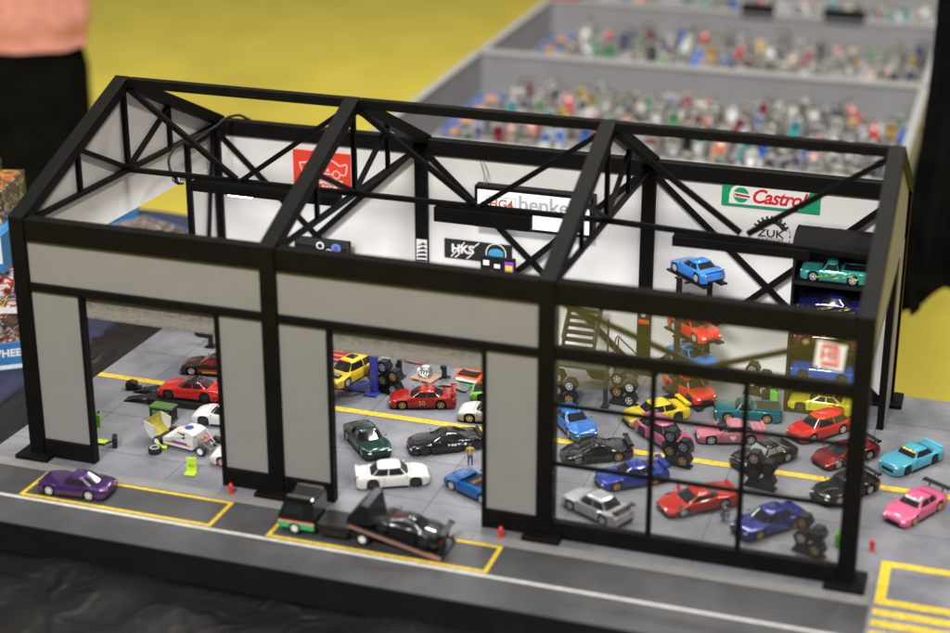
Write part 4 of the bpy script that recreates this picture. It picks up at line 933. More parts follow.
# ================================================================== TOY CARS ON THE FLOOR
fl = 'toy cars parked on the garage floor'
toy_car('metallic purple coupe with white-walled wheels parked on the road outside the left door', (4.8,-5.6), (8.35,-5.4), 'muscle', (.085,.03,.17), 'rimwhite', flake=.45)
toy_car('red coupe with a black roof standing on the low black ramp', (5.35,12.5), (8.85,12.8), 'coupe', (.70,.025,.02), 'rimdark', z=.62, roof=M['carglass'], group=fl, flake=.05)
toy_car('dark bronze race car with red and yellow side print in the left bay', (4.1,18.9), (7.6,19.5), 'coupe', (.035,.025,.02), 'rimwhite', group=fl, stripe=[(1.9,5.2,.5,.75,M['decal_r']),(2.2,4.3,.36,.52,M['decal_y'])], glassm=mat('red_glass', (.25,.02,.02), .2, coat=1.))
toy_car('white hatchback half hidden behind the right jamb of the left door', (10.4,9.6), (13.8,10.0), 'wagon', (.75,.75,.73), 'rimdark', group=fl, flake=0)
toy_car('white and red car showing only its nose at the left door jamb', (15.6,3.1), (19.1,3.5), 'hatch', (.78,.78,.76), 'chrome', group=fl, stripe=[(0.2,5.5,.25,.5,M['decal_r'])], flake=0)
# stripped rally car (built by hand)
def rally(t, S, hw, bz, pm, W, L, H, G): pass
def rally_car():
    t = thing('toy_car', 'white rally car with its front clamshell tipped open and its rear engine exposed', 'toy car', (10.8,5.7,0), math.radians(171), fl)
    Wp = paint((.78,.78,.75), 0); W = 2.3
    cab = MB(); prof = [(1.5,.35),(1.55,.95),(.75,1.08),(.05,1.72),(-1.0,1.75),(-1.5,1.55),(-1.55,.35)]
    rows = [[(x, y*(1 if z < 1.2 else .80), z) for x, z in prof] for y in (-W/2,-W/2+.06,W/2-.06,W/2)]
    cab.grid(rows); cab._add(rows[0], [tuple(range(len(prof)))]); cab._add(rows[-1], [tuple(range(len(prof)))[::-1]]); cab._add([rows[0][0],rows[0][-1],rows[-1][-1],rows[-1][0]], [(0,1,2,3)])
    cab.build('body', Wp, t, world=False, bevel=.05)
    G_ = M['carglass']
    MB().poly([(.72,-.78,1.13),(.72,.78,1.13),(.12,.70,1.68),(.12,-.70,1.68)]).build('windscreen', G_, t, world=False)
    for sg in (-1,1):
        MB().poly([(.55,sg*1.03,1.15),(-.7,sg*1.03,1.15),(-.7,sg*.97,1.6),(.1,sg*.96,1.62)]).build('side_window', G_, t, world=False)
        MB().box(-1.4, sg*1.155-.01, .62, 1.3, sg*1.155+.01, .70).build('side_stripe', M['decal_r'], t, world=False)
        MB().box(-1.0, sg*1.16-.01, .74, .6, sg*1.16+.01, .86).build('side_stripe', M['blue'], t, world=False)
    MB().cyl((-.45,0,1.77),(-.45,0,1.785),.38,.38,20).build('roof_roundel', M['blue'], t, world=False)
    b = MB()
    for sg in (-1,1):
        b.bar((-1.5,sg*.6,.5),(-3.1,sg*.5,.45),.1,.12); b.bar((-1.5,sg*.75,1.55),(-2.6,sg*.55,.6),.08,.08); b.bar((-2.9,sg*.5,.45),(-2.9,0,.9),.07,.07)
    b.bar((-2.6,-.6,.6),(-2.6,.6,.6),.1,.1); b.bar((-3.1,-.7,.45),(-3.1,.7,.45),.1,.1); b.build('tube_frame', M['steel'], t, world=False)
    b = MB(); b.box(-2.3,-.4,.4,-1.6,.4,1.0); b.cyl((-2.5,0,.7),(-2.8,0,.7),.2,.2,12); b.cyl((-1.9,-.2,1.0),(-1.9,-.2,1.25),.14,.14,12); b.cyl((-1.9,.2,1.0),(-1.9,.2,1.25),.14,.14,12); b.build('engine', M['steel'], t, world=False, bevel=.04)
    b = MB()
    for q in range(4): b.bar((-1.55-q*.08,-.7+q*.4,1.2),(-2.4,-.3+q*.2,1.05),.05,.05)
    b.build('hoses', M['decal_r'], t, world=False)
    for x, r in ((-2.4,.46),(2.15,.42)):
        for sg in (-1,1):
            if x > 0 and sg > 0: pass
            b = MB(); b.lathe([(.25,0),(r*.95,0),(r,.06),(r,.34),(r*.95,.4),(.25,.4)], 20, 'y', (x, sg*(W/2-.1)-.2, r)); w = b.build('wheel', M['tyre'], t, world=False, smooth=40)
            b = MB(); yy = sg*(W/2-.1)+sg*.205; b.cyl((x,yy-sg*.05,r),(x,yy,r),r*.68,r*.62,18); b.v = [(v[0]-w.location.x, v[1]-w.location.y, v[2]-w.location.z) for v in b.v]; b.build('rim', M['rimwhite'], w, world=False)
    b = MB(); b.box(1.55,-.7,.3,2.6,.7,.5); b.build('front_chassis', M['trim'], t, world=False)
    sh = MB(); sh.use(Wp)
    # open clamshell: a shallow tub standing on edge
    rows = []
    for i in range(7):
        a = i/6*PI*.55; x = 2.5+1.0*math.sin(a); z = .45+1.35*(1-math.cos(a))
        rows.append([(x, y, z) for y in (-1.1,-.6,0,.6,1.1)])
    sh.grid(rows)
    for sg in (-1,1): sh.poly([(2.5,sg*1.1,.45)]+[r[0 if sg < 0 else 4] for r in rows]+[(2.35,sg*1.1,1.7)], .05, (0,-sg,0))
    sh.build('clamshell', Wp, t, world=False)
    MB().grid([[(p[0]-.07, p[1]*.94, p[2]+.02) for p in r] for r in rows]).build('clamshell_lining', mat('ochre_lining', (.38,.30,.03), .5), t, world=False)
rally_car()
toy_car('red sports coupe with gold wheels and a number 50 on its door', (25.7,18.05), (29.1,19.2), 'coupe', (.50,.02,.015), 'gold', spoiler='wing', text_=[('50',.62,2.95,.66,M['gold'])], group=fl, flake=.2)
def race(t, S, hw, bz, pm, W, L, H, G):
    b = MB(); b.box(S(1.6), -1.0, bz(.9)+.05, S(.25), 1.0, bz(.9)+.11); b.build('bonnet', M['trim'], t, world=False)
    b = MB(); b.box(S(.06), -1.05, .52, S(-.06), 1.05, .72); b.build('front_band', M['decal_w'], t, world=False)
    b = MB(); b.box(S(.12), -1.15, .12, S(-.10), 1.15, .3); b.build('green_splitter', mat('race_green', (.03,.45,.12), .4), t, world=False)
toy_car('orange and green racing car at the back of the middle bay', None, None, 'coupe', (.75,.12,.02), 'rimdark', centre=(29.9,27.6), head=math.radians(-97), extras=race, group=fl, spoiler='wingblack', W=2.7, roof=(.03,.45,.12), flake=0)
toy_car('bright green car peeking out at the right edge of the middle door', None, None, 'coupe', (.22,.58,.03), 'rimdark', centre=(33.7,23.3), head=math.radians(192), group=fl, bonnet=M['trim'], flake=0)
toy_car('cream white estate car at the right edge of the middle door', (32.4,17.4), (35.9,17.9), 'wagon', (.76,.74,.68), 'chrome', group=fl, flake=0)
toy_car('dark green saloon with chrome grille turned nose to the viewer in the middle bay', (26.1,8.2), (23.5,10.9), 'sedan', (.012,.05,.035), 'chrome', group=fl, flake=.3)
toy_car('black coupe with small white lettering on its flank', (31.0,10.1), (34.1,12.0), 'coupe', (.012,.011,.011), 'rimdark', group=fl, spoiler='duck', stripe=[(3.2+q*.28,3.36+q*.28+.05*(q%2),.80-.04*(q%3),.93,M['decal_w']) for q in range(6)], W=2.6, L=6.3)
toy_car('white boxy saloon nearest the middle door', (32.25,4.75), (29.05,3.15), 'sedan', (.80,.79,.75), 'rimdark', group=fl, spoiler='duck', flake=0)
toy_car('deep blue open roadster half hidden by the right jamb of the middle door', (35.2,5.1), (38.4,3.6), 'cabrio', (.01,.13,.42), 'chrome', group=fl, flake=.3)
# glazed bay
toy_car('light blue coupe just right of the third post', (41.75,17.2), (39.5,19.9), 'coupe', (.03,.20,.68), 'chrome', group=fl)
toy_car('glossy black sports car with a curved tail wing in the glazed bay', (43.75,12.6), (46.9,14.2), 'super', (.010,.010,.013), 'gold', group=fl, spoiler='wingblack')
toy_car('silver grey coupe with dark rear wing nearest the glass', (45.3,4.9), (48.45,3.25), 'sedan', (.62,.62,.64), 'chrome', group=fl, spoiler='wingblack', flake=.3)
toy_car('royal blue sports coupe with a raised blue rear wing', (48.0,9.0), (50.85,11.1), 'coupe', (.02,.06,.42), 'gold', group=fl, spoiler='wing', flake=.3)
toy_car('yellow rally saloon with a big yellow rear wing', (47.4,21.2), (50.05,23.5), 'sedan', (.80,.60,.015), 'rimdark', group=fl, spoiler='wing', flake=0)
toy_car('magenta hatchback behind a wheel rack', (50.4,17.3), (47.75,19.5), 'hatch', (.55,.12,.24), 'rimdark', group=fl, flake=.1, spoiler='roof')
def heart(t, S, hw, bz, pm, W, L, H, G):
    for sg in (-1,1):
        b = MB(); y = sg*(hw(3)+.02); b.ball((S(2.95),y,.72),.15,.01,.14); b.ball((S(3.2),y,.72),.15,.01,.14); b.poly([(S(2.8),y,.68),(S(3.35),y,.68),(S(3.07),y,.38)]); b.build('heart_print', M['decal_w'], t, world=False)
toy_car('pale pink sports car with a white heart on its door', (53.8,19.8), (57.1,20.9), 'coupe', (.72,.22,.28), 'chrome', group=fl, spoiler='duck', flake=0, extras=heart)
toy_car('teal small pickup with gold wheels in front of the shelf rack', (54.3,24.8), (57.8,25.5), 'pickup', (.01,.16,.18), 'gold', group=fl, flake=.2)
toy_car('red mid-engined supercar with orange flank near the glass', (54.2,6.6), (56.9,8.8), 'super', (.66,.03,.02), 'chrome', group=fl, spoiler='duck', L=6.4, W=2.7)
toy_car('dark blue boxy coupe beside a wheel rack nearest the glass', (60.5,4.8), (62.9,7.4), 'sedan', (.02,.03,.26), 'gold', group=fl, flake=.35, L=6.2)
toy_car('red three-door estate hatchback with a black sunroof in the glazed bay', (62.2,22.9), (64.45,25.5), 'hatch', (.70,.03,.02), 'chrome', group=fl, flake=0, spoiler='roof')
toy_car('black old saloon with pale windows behind a wheel rack', (58.4,15.9), (60.6,18.6), 'muscle', (.022,.02,.015), 'chrome', group=fl, flake=.2, glassm=mat('pale_glass', (.30,.30,.28), .1, coat=1.))
toy_car('dark red sports car with a black wing behind the fourth post', (64.9,18.6), (67.25,21.2), 'super', (.26,.012,.012), 'chrome', group=fl, spoiler='wingblack', flake=.4)
toy_car('black sports saloon partly behind the fourth post', (65.7,12.2), (67.9,14.9), 'sedan', (.02,.018,.015), 'chrome', group=fl, spoiler='wingblack', flake=.3)
out = 'toy cars parked outside the right end'
busy_strip = mat('yellow_sun_strip', (.5,.38,.03), .4, var=.95, scale=7)
white_strip = mat('white_sun_strip', (.35,.35,.35), .4, var=.98, scale=7)
toy_car('sky blue boxy coupe with a black bonnet lip parked outside on the right', (70.6,19.3), (72.65,22.1), 'muscle', (.10,.48,.62), 'rimdark', group=out, spoiler='duck', bumper=paint((.10,.48,.62),0), flake=0, nopillar=True, strip=busy_strip)
toy_car('bright pink coupe with a tall black rear wing parked outside on the right', (71.8,10.75), (73.5,13.7), 'coupe', (.78,.14,.28), 'gold', group=out, spoiler='bigwing', flake=0, strip=white_strip)

# -- figures
person('tiny figure in a yellow shirt and dark trousers standing by the black coupe', (35.3,9.3,0), .3, 2.25, M['ytop'], M['denim'])
person('tiny figure in blue jeans crouching by the rear wheel of the red supercar', (57.3,7.0,0), 2.4, 2.25, M['browntop'], M['bluejean'], 'crouch')
person('tiny figure in pink kneeling behind the red supercar bonnet', (53.0,9.9,0), .2, 2.1, M['pinktop'], M['pinktop'], 'crouch')

# -- tow truck with tilted bed
t = thing('tow_truck', 'black flatbed tow truck with a green and orange front, its bed tilted to the ground', 'tow truck', (29.5,-4.1,0), PI)
# local x forward (nose), nose at world x=24.8 -> local 4.7
pm = paint((.005,.005,.005), .0)
b = MB(); rows = []
prof = [(4.65,.55),(4.7,1.5),(4.1,2.95),(3.9,3.1),(1.9,3.1),(1.75,2.95),(1.7,.55)]
rows = [[(x, y*(1 if z < 1.6 else .93), z) for x, z in prof] for y in (-1.25,-1.15,1.15,1.25)]
b.grid(rows); b._add(rows[0], [tuple(range(7))]); b._add(rows[-1], [tuple(range(7))[::-1]]); b._add([rows[0][0],rows[0][-1],rows[-1][-1],rows[-1][0]], [(0,1,2,3)])
b.build('cab', pm, t, world=False, bevel=.06)
MB().poly([(4.66,-1.0,1.7),(4.66,1.0,1.7),(4.2,.95,2.8),(4.2,-.95,2.8)]).build('windscreen', M['carglass'], t, world=False)
for sg in (-1,1):
    MB().poly([(4.3,sg*1.245,1.75),(2.6,sg*1.245,1.75),(2.6,sg*1.20,2.7),(4.05,sg*1.20,2.7)]).build('side_window', M['carglass'], t, world=False)
    for z0, z1, mm in ((.55,.98,mat('truck_green', (.03,.38,.10), .35, coat=.6)),(1.02,1.07,M['rimwhite']),(1.09,1.18,M['orange'])):
        MB().box(1.72, sg*1.27-.02, z0, 4.68, sg*1.27+.02, z1).build('side_stripe', mm, t, world=False)
MB().box(4.66,-1.2,.5,4.76,1.2,.98).build('front_bumper', bpy.data.materials['truck_green'], t, world=False, bevel=.03)
MB().box(4.68,-1.2,1.09,4.74,1.2,1.18).build('front_stripe', M['orange'], t, world=False)
for yy in (-.95,.95): MB().bar((1.9,yy,3.15),(4.0,yy,3.15),.12,.08).build('roof_rail', M['steel'], t, world=False)
b = MB(); b.box(-3.6,-.9,.45,1.7,.9,.85); b.build('chassis', M['trim'], t, world=False, bevel=.04)
b = MB(); b.box(-1.2,-1.2,.85,1.6,1.2,1.25); b.box(-1.0,-1.25,.35,1.3,-.95,.85); b.box(-1.0,.95,.35,1.3,1.25,.85); b.build('deck_box', M['black2'], t, world=False, bevel=.05)
for x in (3.35,-2.25,):
    for sg in (-1,1):
        b = MB(); b.lathe([(.2,0),(.5,0),(.54,.05),(.54,.36),(.5,.42),(.2,.42)], 22, 'y', (x, sg*1.08-.21, .54)); w = b.build('wheel', M['tyre'], t, world=False, smooth=40)
        b = MB(); yy = sg*1.30; b.cyl((x,yy-sg*.06,.54),(x,yy,.54),.34,.28,18); b.v = [(v[0]-w.location.x, v[1]-w.location.y, v[2]-w.location.z) for v in b.v]; b.build('rim', M['rimwhite'], w, world=False)
# tilted bed: world from x=30.9,z=1.75 to x=38.3,z=.1 ; local x = 29.5 - wx
x0, z0, x1, z1 = -1.3, 1.75, -8.7, .12
b = MB(); b.bar((x0,0,z0),(x1,0,z1),3.1,.16); b.build('tilt_bed', M['black2'], t, world=False, bevel=.02)
for sg in (-1,1):
    b = MB(); b.bar((x0,sg*1.6,z0+.02),(x1,sg*1.6,z1+.02),.12,.28); b.build('bed_edge', mat('salmon_stripe', (.30,.15,.12), .5), t, world=False)
    b = MB(); b.bar((x0,sg*1.6,z0+.20),(x1+1,sg*1.6,z1+.42),.13,.08); b.build('bed_edge_trim', M['trim'], t, world=False)
b = MB(); b.poly([(x0+.3,-1.5,z0),(x0+.2,-1.5,z0+.6),(x0-1.0,-1.5,z0+1.9),(x0-1.6,-1.5,z0+1.75),(x0-1.9,-1.5,z0+.2)], 3.0, (0,1,0)); b.build('headboard', M['black2'], t, world=False, bevel=.08)
b = MB(); b.bar((x1-.05,-1.5,z1),(x1-.05,1.5,z1+.05),.15,.1); b.bar((x1+.3,1.5,z1+.1),(x1-.1,1.5,z1+1.3),.1,.1); b.bar((x1+.3,-1.5,z1+.1),(x1-.0,-1.5,z1+.5),.1,.1); b.build('tail_frame', M['darkgrey'], t, world=False)
tilt = math.atan2(z0-z1, x0-x1)
toy_car('glossy black chrome race car riding on the tilted bed of the tow truck', None, None, 'super', (.02,.02,.02), 'rimdark', centre=(35.0,-4.1), head=PI, z=.95+.05, pitch=tilt, flake=.9, spoiler='bigwing', L=5.8)

# ================================================================== BACKGROUND
# grey display trays with blister packed toy cars, on a black-draped table
tt = thing('tray_table', 'second table hung with a black cloth behind the model garage', 'table', (27, 200, -75))
b = MB(); b.box(-16, 88, -4.6, 65, 330, -3.6); b.build('tabletop', M['darkgrey'], tt)
b = MB(); rows = []
for k in range(9):
    row = []
    for i in range(140):
        y = 87+ i*1.8; bot = -12; zz = -3.4+(bot+3.4)*k/8
        row.append((65.4+.10*k*math.sin(y*.45+math.sin(y*.13)*2)+k*.22, y, zz))
    rows.append(row)
b.grid(rows); b.build('side_drape', M['trousers'], tt, smooth=80)
b = MB(); rows = []
for k in range(9):
    rows.append([(-16+81.3*i/110, 87.6+.1*k*math.sin(i*.9)-k*.1, -3.4-8.6*k/8) for i in range(111)])
b.grid(rows); b.build('front_drape', M['trousers'], tt, smooth=80)
for (x, y) in ((-13,92),(62,92),(-13,325),(62,325)):
    b = MB(); b.box(x-1, y-1, -75, x+1, y+1, -4.6); b.build('leg', M['darkgrey'], tt)
gt = thing('black_coat', 'large black garment hanging behind the right end of the model garage', 'coat', (80, 104, -28))
b = MB(); rows = []
for k in range(25):
    u = k/24; row = []
    for i in range(90):
        v = i/89; zt = 33.5+1.5*math.sin(v*3); zb = -18.2+5.2*min(1,v/.16)**1.3+1.5*v
        z = zt+(zb-zt)*u; xl = 65.7-1.1*u+.5*math.sin(u*5)
        row.append((xl+(104-xl)*v, 100+(.3+.5*u)*math.sin(v*46+2*math.sin(v*9))+2.5*math.cos(v*PI*2), z))
    rows.append(row)
b.grid(rows); b.build('cloth', M['trousers'], gt, smooth=80)
b = MB(); b.bar((66.5,101.5,33.3),(104,101.5,34.5),1,1); b.build('hanging_rail', M['darkgrey'], gt)
for x in (92,103): b = MB(); b.bar((x,103,-75),(x,103,34),1.2,1.2); b.build('stand_post', M['darkgrey'], gt)
def tray(y0, y1, xl0, xl1, label):
    """one board tray: xl0/xl1 = left edge at front/back"""
    t = thing('display_tray', label, 'tray', (27, (y0+y1)/2, -3.5), 0, 'grey display trays behind the garage'); xr = 63.3; zt = 4.; w = .9
    b = MB(); b.poly([(xl0,y0,-3.5),(xr,y0,-3.5),(xr,y1,-3.5),(xl1,y1,-3.5)], .3, (0,0,1)); b.build('bottom', M['traygrey'], t)
    for nm, a, c in (('front_wall',(xl0,y0),(xr,y0)),('back_wall',(xl1,y1),(xr,y1)),('side_wall',(xl0,y0+.3),(xl1,y1-.3)),('side_wall',(xr,y0+.3),(xr,y1-.3))):
        b = MB(); b.bar((a[0],a[1],.2),(c[0],c[1],.2), w, 7.3); ww = b.build(nm, M['traygrey'], t)
        b = MB(); b.bar((a[0],a[1],3.95),(c[0],c[1],3.95), w+.35, .3); off = Vector(t.location)+ww.location; b.v = [tuple(Vector(v)-off) for v in b.v]; b.build('rim', M['trayrim'], ww, world=False)
    return t
trays = [(91.5,145.4,-7.5,-10.7,'nearest grey tray full of packed toy cars',11,21,'near'),(147.2,196.0,-10.7,-13.2,'middle grey tray full of packed toy cars',7,18,'middle'),(197.8,250,-13.2,-16,'farthest grey tray of packed toy cars',4,14,'far')]
clear = mat('clear_blister', (.09,.084,.078), .45, coat=0., var=.4, scale=1.2)
clear2 = mat('blister_shine', (.33,.32,.30), .5, coat=0., var=.2, scale=1.0)  # lighter grey puts the plastic's shine into its colour
cols = [(.5,.03,.03),(.03,.12,.5),(.02,.02,.025),(.4,.4,.4),(.6,.36,.03),(.05,.32,.36),(.5,.12,.03),(.6,.62,.6),(.08,.28,.12),(.42,.42,.45),(.25,.02,.06),(.04,.05,.14),(.35,.25,.18),(.1,.1,.1),(.28,.27,.25),(.5,.48,.45)]
protos = []
for ci, c_ in enumerate(cols):
    b = MB(); cm = mat('packed_paint', c_, .4, coat=.0)
    b.use(clear); b.box(-1.45,-.12,0,1.45,.0,5.2)
    b.use(clear2); b.box(-1.2,-1.1,3.9,1.2,-.12,4.7); b.box(-1.2,-1.1,.3,-.95,-.12,3.9); b.box(.95,-1.1,.3,1.2,-.12,3.9)
    b.use(cm); b.box(-.95,-1.15,.6,.95,-.15,2.6); b.box(-.8,-1.12,2.6,.8,-.15,4.3); b.use(M['trim'])
    for q in (-.9,.9):
        for zz in (1.0,3.0): b.cyl((q-.06,-.6,zz),(q+.06,-.6,zz),.38,.38,10)
    b.use(M['decal_w'] if ci % 3 == 0 else M['trim'])
    b.box(-.3,-1.2,3.2,.45,-1.12,3.9)  # where white, a highlight on the plastic painted as a small box
    if ci % 4 == 1: b.use(M['rimwhite']); b.ball((.2,-.6,4.9),.3,.25,.25,8,5)  # pale ball added as a painted glint on the bubble
    o = b.build('blister_pack', clear, None, bevel=0); protos.append(o)
first = [True]*len(protos)
for (y0, y1, xl0, xl1, lab, nr, nc, nm) in trays:
    tray(y0, y1, xl0, xl1, lab)
    for r in range(nr):
        y = y0+3.5+(y1-y0-9)*r/max(1,nr-1)
        if nm == 'far': y = y0+3+r*5
        xl = xl0+(xl1-xl0)*(y-y0)/(y1-y0)+8.5
        for k in range(nc):
            ci = random.randrange(len(protos)); p = protos[ci]
            if random.random() < .04: continue
            if first[ci]: o = p; first[ci] = False
            else: o = p.copy(); C.objects.link(o)
            o.location = (xl+(61.5-xl)*(k+.5)/nc+random.uniform(-.7,.7), y+random.uniform(-1,1), -3.15+random.uniform(0,.8)+(2.6 if nm == 'far' else 0))
            o.rotation_euler = (random.uniform(-.6,.15), random.uniform(-.3,.3), random.uniform(-.8,.8)); s = random.uniform(.66,.95); o.scale = (s,s,s)
            tag(o, {'near':'clear plastic blister pack with a toy car in the nearest grey tray','middle':'clear plastic blister pack with a toy car in the middle grey tray','far':'clear plastic blister pack with a toy car in the farthest grey tray'}[nm], 'blister pack', {'near':'blister packs in the nearest grey tray','middle':'blister packs in the middle grey tray','far':'blister packs in the farthest grey tray'}[nm])
for ci, p in enumerate(protos):
    if first[ci]: bpy.data.objects.remove(p)
# flat printed cards lying down the left side of the trays
blu = mat('blue_card_print', (.03,.09,.28), .5, var=.5, scale=.6)
org = mat('orange_print', (.5,.22,.04), .5, var=.3, scale=.6)
for i, (x, y) in enumerate([(-3.2,96),(-4.0,103),(-4.5,110),(-5.0,117),(-5.2,124),(-5.6,131),(-6.0,138),(-7.0,152),(-7.2,160),(-7.8,168),(-8.2,178),(-8.8,188)]):
    t = thing('carded_car', 'blue and orange carded toy car lying at the left side of a grey tray', 'carded toy car', (x, y, -3.1), random.uniform(-.6,.6), 'blue and orange cards along the left tray edge')
    t.rotation_euler = (.35, 0, t.rotation_euler.z)
    MB().box(-2.6,-3.2,0,2.6,3.2,.12).build('card', blu, t, world=False)
    MB().ball((0,1.2,.2),1.3,1.3,.15).build('print', org, t, world=False)
    b = MB(); b.box(-1.9,-2.6,.12,1.9,-.2,1.1); b.build('bubble', clear, t, world=False, bevel=.2)
# dark boxes on the rims of the far trays
for (x, y, w, c_, lab) in ((-10.6,198,5.5,'browntop','dark red-brown box at the left end of the far tray'),(28.5,196.9,6.6,'trim','small black box on the rim of the far tray, left of another'),(45.0,196.9,8.0,'trim','long black box on the rim of the far tray, rightmost')):
    t = thing('box', lab, 'box', (x, y, 4.2))
    b = MB(); b.box(-w/2,-1.4,-2.6,w/2,1.4,1.2) if w < 6 else b.box(-w/2,-1.3,-2.0,w/2,-.75,2.0); b.build('carton', M[c_], t, world=False, bevel=.15)
    b = MB(); b.box(-w/2+.3,-1.46,-1.0,w/2-.3,-1.41,.4); b.build('label_panel', M['decal_r'] if c_ == 'browntop' else M['darkgrey'], t, world=False)

# left table with navy cloth and boxed stock
lt = thing('side_table', 'table covered with a navy cloth left of the model garage', 'table', (-44, 30, -75))
b = MB(); rows = []
for j in range(40):
    y = -40+2.77*j; rows.append([(-13+.25*math.sin(y*.5), y, -24+1*math.sin(y)),(-12.7+.3*math.sin(y*.35), y, -10),(-12.6+.3*math.sin(y*.3), y, -2.6)]+[(-13.3-i*3.5, y, -2.3+.12*math.sin(i*1.3+y*.4)) for i in range(18)])
b.grid(rows); b.build('tablecloth', M['navy'], lt, smooth=80)
for (x, y) in ((-70,-30),(-18,-30),(-70,64),(-18,64)):
    b = MB(); b.box(x-1, y-1, -75, x+1, y+1, -3); b.build('leg', M['darkgrey'], lt)
skyb = mat('sky_blue_card', (.04,.19,.42), .45, var=.15, scale=.3); yel = mat('yellow_card', (.8,.55,.03), .45); oran = mat('orange_card', (.78,.16,.03), .45, var=.3, scale=.4)
def busy(name, cs, sc):
    m, nt, b = _new(name); tc = nt.nodes.new('ShaderNodeTexCoord'); v = nt.nodes.new('ShaderNodeTexNoise'); v.inputs['Scale'].default_value = sc; v.inputs['Detail'].default_value = 3; v.inputs['Distortion'].default_value = 1.5
    nt.links.new(tc.outputs['Object'], v.inputs['Vector']); r = nt.nodes.new('ShaderNodeValToRGB'); r.color_ramp.interpolation = 'CONSTANT'
    for k, c in enumerate(cs):
        e = r.color_ramp.elements[k] if k < 2 else r.color_ramp.elements.new(.9); e.position = .30+.42*k/len(cs) if k else 0; e.color = tuple(c)+(1,)
    nt.links.new(v.outputs['Fac'], r.inputs['Fac']); nt.links.new(r.outputs['Color'], b.inputs['Base Color']); b.inputs['Roughness'].default_value = .35; return m
darkp = busy('dark_photo_print', [(.02,.02,.02),(.12,.08,.05),(.03,.03,.035),(.35,.3,.25),(.04,.03,.03),(.2,.05,.03)], .55)
hotp = busy('fiery_print', [(.03,.015,.01),(.32,.05,.02),(.4,.2,.03),(.02,.02,.025),(.35,.12,.03),(.03,.03,.04)], .42)
cardp = busy('mixed_print', [(.03,.2,.5),(.7,.68,.6),(.5,.05,.03),(.03,.03,.04),(.7,.5,.05),(.03,.05,.3)], .6)
def carton(loc, w, d, h, rz, label, mats, letters=None):
    t = thing('stock_box', label, 'box', loc, rz, 'printed cartons on the navy table')
    b = MB(); b.box(-w/2,-d/2,0,w/2,d/2,h); b.build('carton', mats[0], t, world=False, bevel=.06)
    MB().box(-w/2+.25,-d/2+.25,h,w/2-.25,d/2-.25,h+.04).build('top_print', mats[1], t, world=False)
    MB().box(-w/2+.1,-d/2-.03,h*.06,w/2-.1,-d/2-.004,h*.2).build('lower_stripe', mats[2], t, world=False)
    MB().box(-w/2+.1,-d/2-.03,h*.26,w/2-.1,-d/2-.004,h*.95).build('front_print', mats[3] if len(mats) > 3 else mats[1], t, world=False)
    if letters: text('lettering', letters[0], letters[1], letters[2], t, (letters[3], -d/2-.05, h*letters[4]), bold=.04, spacing=1.02)
W_ = M['decal_w']
carton((-21.4,19.2,-2.25), 13, 7, 2.9, .62, 'blue carton with white lettering at the edge of the navy table, lowest of its stack', (skyb, cardp, W_, skyb), ('HOT WHEELS', 1.05, W_, 3.3, .62))
carton((-21.6,21.2,.7), 12.5, 8, 2.4, .5, 'dark carton, second from the bottom of its stack', (darkp, darkp, darkp))
carton((-22.0,21.8,3.15), 12, 8, 4.6, .35, 'carton with a multicoloured racing print in the middle of its stack', (cardp, cardp, W_, cardp))
carton((-22.3,21.2,7.8), 12.4, 7, 3.9, .22, 'white-fronted carton with blue edges, second from the top of its stack', (skyb, skyb, skyb, W_), ('MO', .95, M['ink'], 5.0, .68))
carton((-23.6,24,11.75), 11, 8, 3.2, .3, 'fiery orange and red carton on the very top of the stack', (darkp, hotp, yel, hotp))
carton((-31,51,-2.2), 13, 9, 1.6, -.25, 'low dark carton with a silver print on the far end of the navy table', (darkp, darkp, skyb))
carton((-20.3,56,-2.2), 14, 6, 1.7, -.38, 'low carton with a blue top edge on the far end of the navy table', (skyb, darkp, W_, hotp))
carton((-29.5,62,-2.2), 4.5, 5, 2.6, .5, 'small bright blue carton beyond the low dark one', (skyb, skyb, W_))
carton((-58,62,-2.2), 17, 9, 5, .1, 'fiery printed carton at the far left of the navy table', (hotp, hotp, skyb))
carton((-44,46,-2.2), 16, 12, 6, .2, 'large dark carton in the middle of the navy table', (darkp, hotp, skyb))
# bystander
bp_ = person('bystander in a salmon sweater and wide black trousers standing behind the navy table', (-111, 158, -75), .3, 150, M['sweater'], M['trousers'], 'folded')
b = MB(); b.grid([[((rx+.5*math.sin(i*1.3+z*.12))*math.cos(2*PI*i/48), (ry+.5*math.sin(i*1.3+z*.12))*math.sin(2*PI*i/48), z+.15*math.sin(i*.4)) for i in range(48)] for rx, ry, z in ((14.8,10.3,70.5),(14.4,10,72.8),(14.5,10,73.2),(15.6,11.2,75),(15.4,11,77),(14.6,10.5,84),(15,10.5,95),(16,10,110),(13,8,118),(5,5,124))], True); b.build('sweater', M['sweater'], bp_, world=False, smooth=60)
b = MB(); b.grid([[((rx+.35*math.sin(i*2.1))*math.cos(2*PI*i/40), (ry+.35*math.sin(i*2.1))*math.sin(2*PI*i/40), z) for i in range(40)] for rx, ry, z in ((11.5,8,79),(14.2,9.8,66),(14.0,9.6,50),(13.6,9.0,30),(13.0,8.5,15),(12.5,8.5,4))], True); b.build('wide_trousers', M['trousers'], bp_, world=False, smooth=60)

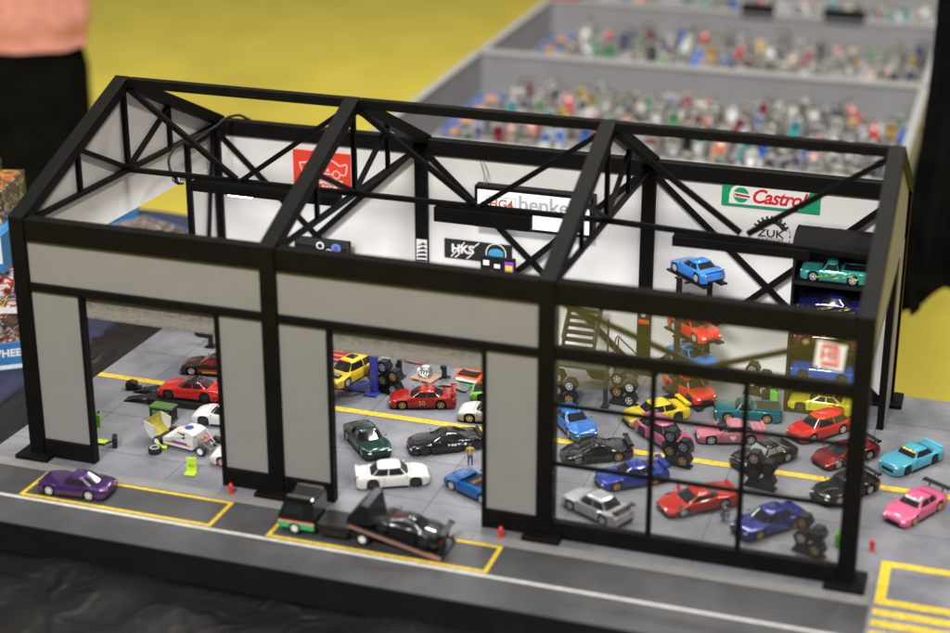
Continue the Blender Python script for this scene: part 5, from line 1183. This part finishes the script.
# ================================================================== CAMERA
YAW, PIT, ROL = -.273, .324, .019
cy, sy = math.cos(YAW), math.sin(YAW); cp, sp = math.cos(PIT), math.sin(PIT)
fwd = Vector((sy*cp, cy*cp, -sp)); right = Vector((cy, -sy, 0)); up = right.cross(fwd)
c_, s_ = math.cos(ROL), math.sin(ROL); R2 = c_*right+s_*up; U2 = -s_*right+c_*up
cam = bpy.data.cameras.new('camera'); co = bpy.data.objects.new('camera', cam); C.objects.link(co)
mw = Matrix((R2, U2, -fwd)).transposed().to_4x4(); mw.translation = Vector((74.819, -103.599, 61.738)); co.matrix_world = mw
cam.lens = 1581.57/950*36; cam.sensor_width = 36; cam.shift_x = -90.397/950; cam.shift_y = -91.736/950
cam.clip_start = 1; cam.clip_end = 6000
cam.dof.use_dof = True; cam.dof.aperture_fstop = .034
cam.dof.focus_distance = (Vector((36, 21, 3))-mw.translation).dot(fwd)
scene.camera = co

# ================================================================== LIGHT
w = bpy.data.worlds.new('World'); scene.world = w; w.use_nodes = True
bg = w.node_tree.nodes['Background']; bg.inputs['Color'].default_value = (1,.95,.87,1); bg.inputs['Strength'].default_value = .16
def lamp(loc, target, sx, sy_, e, col):
    l = bpy.data.lights.new('hall_lamp', 'AREA'); l.shape = 'RECTANGLE'; l.size = sx; l.size_y = sy_; l.energy = e; l.color = col
    o = bpy.data.objects.new('hall_lamp', l); C.objects.link(o); o.location = loc
    o.rotation_euler = (Vector(target)-Vector(loc)).to_track_quat('-Z', 'Y').to_euler()
for i, (x, y, e_) in enumerate([(-120,40,.3e6),(60,-20,.3e6),(260,20,1.0e6),(-40,260,.45e6),(140,280,.45e6)]):
    lamp((x, y, 420), (40, 60, 0), 45, 45, e_, (1,.95,.86))
lamp((40, -330, 330), (35, 10, 5), 80, 60, 2.3e6, (1,.975,.955))
lamp((10, 120, 500), (40, 20, 0), 40, 40, .5e6, (1,.96,.9))
scene.view_settings.view_transform = 'Standard'; scene.view_settings.look = 'None'; scene.view_settings.exposure = 0
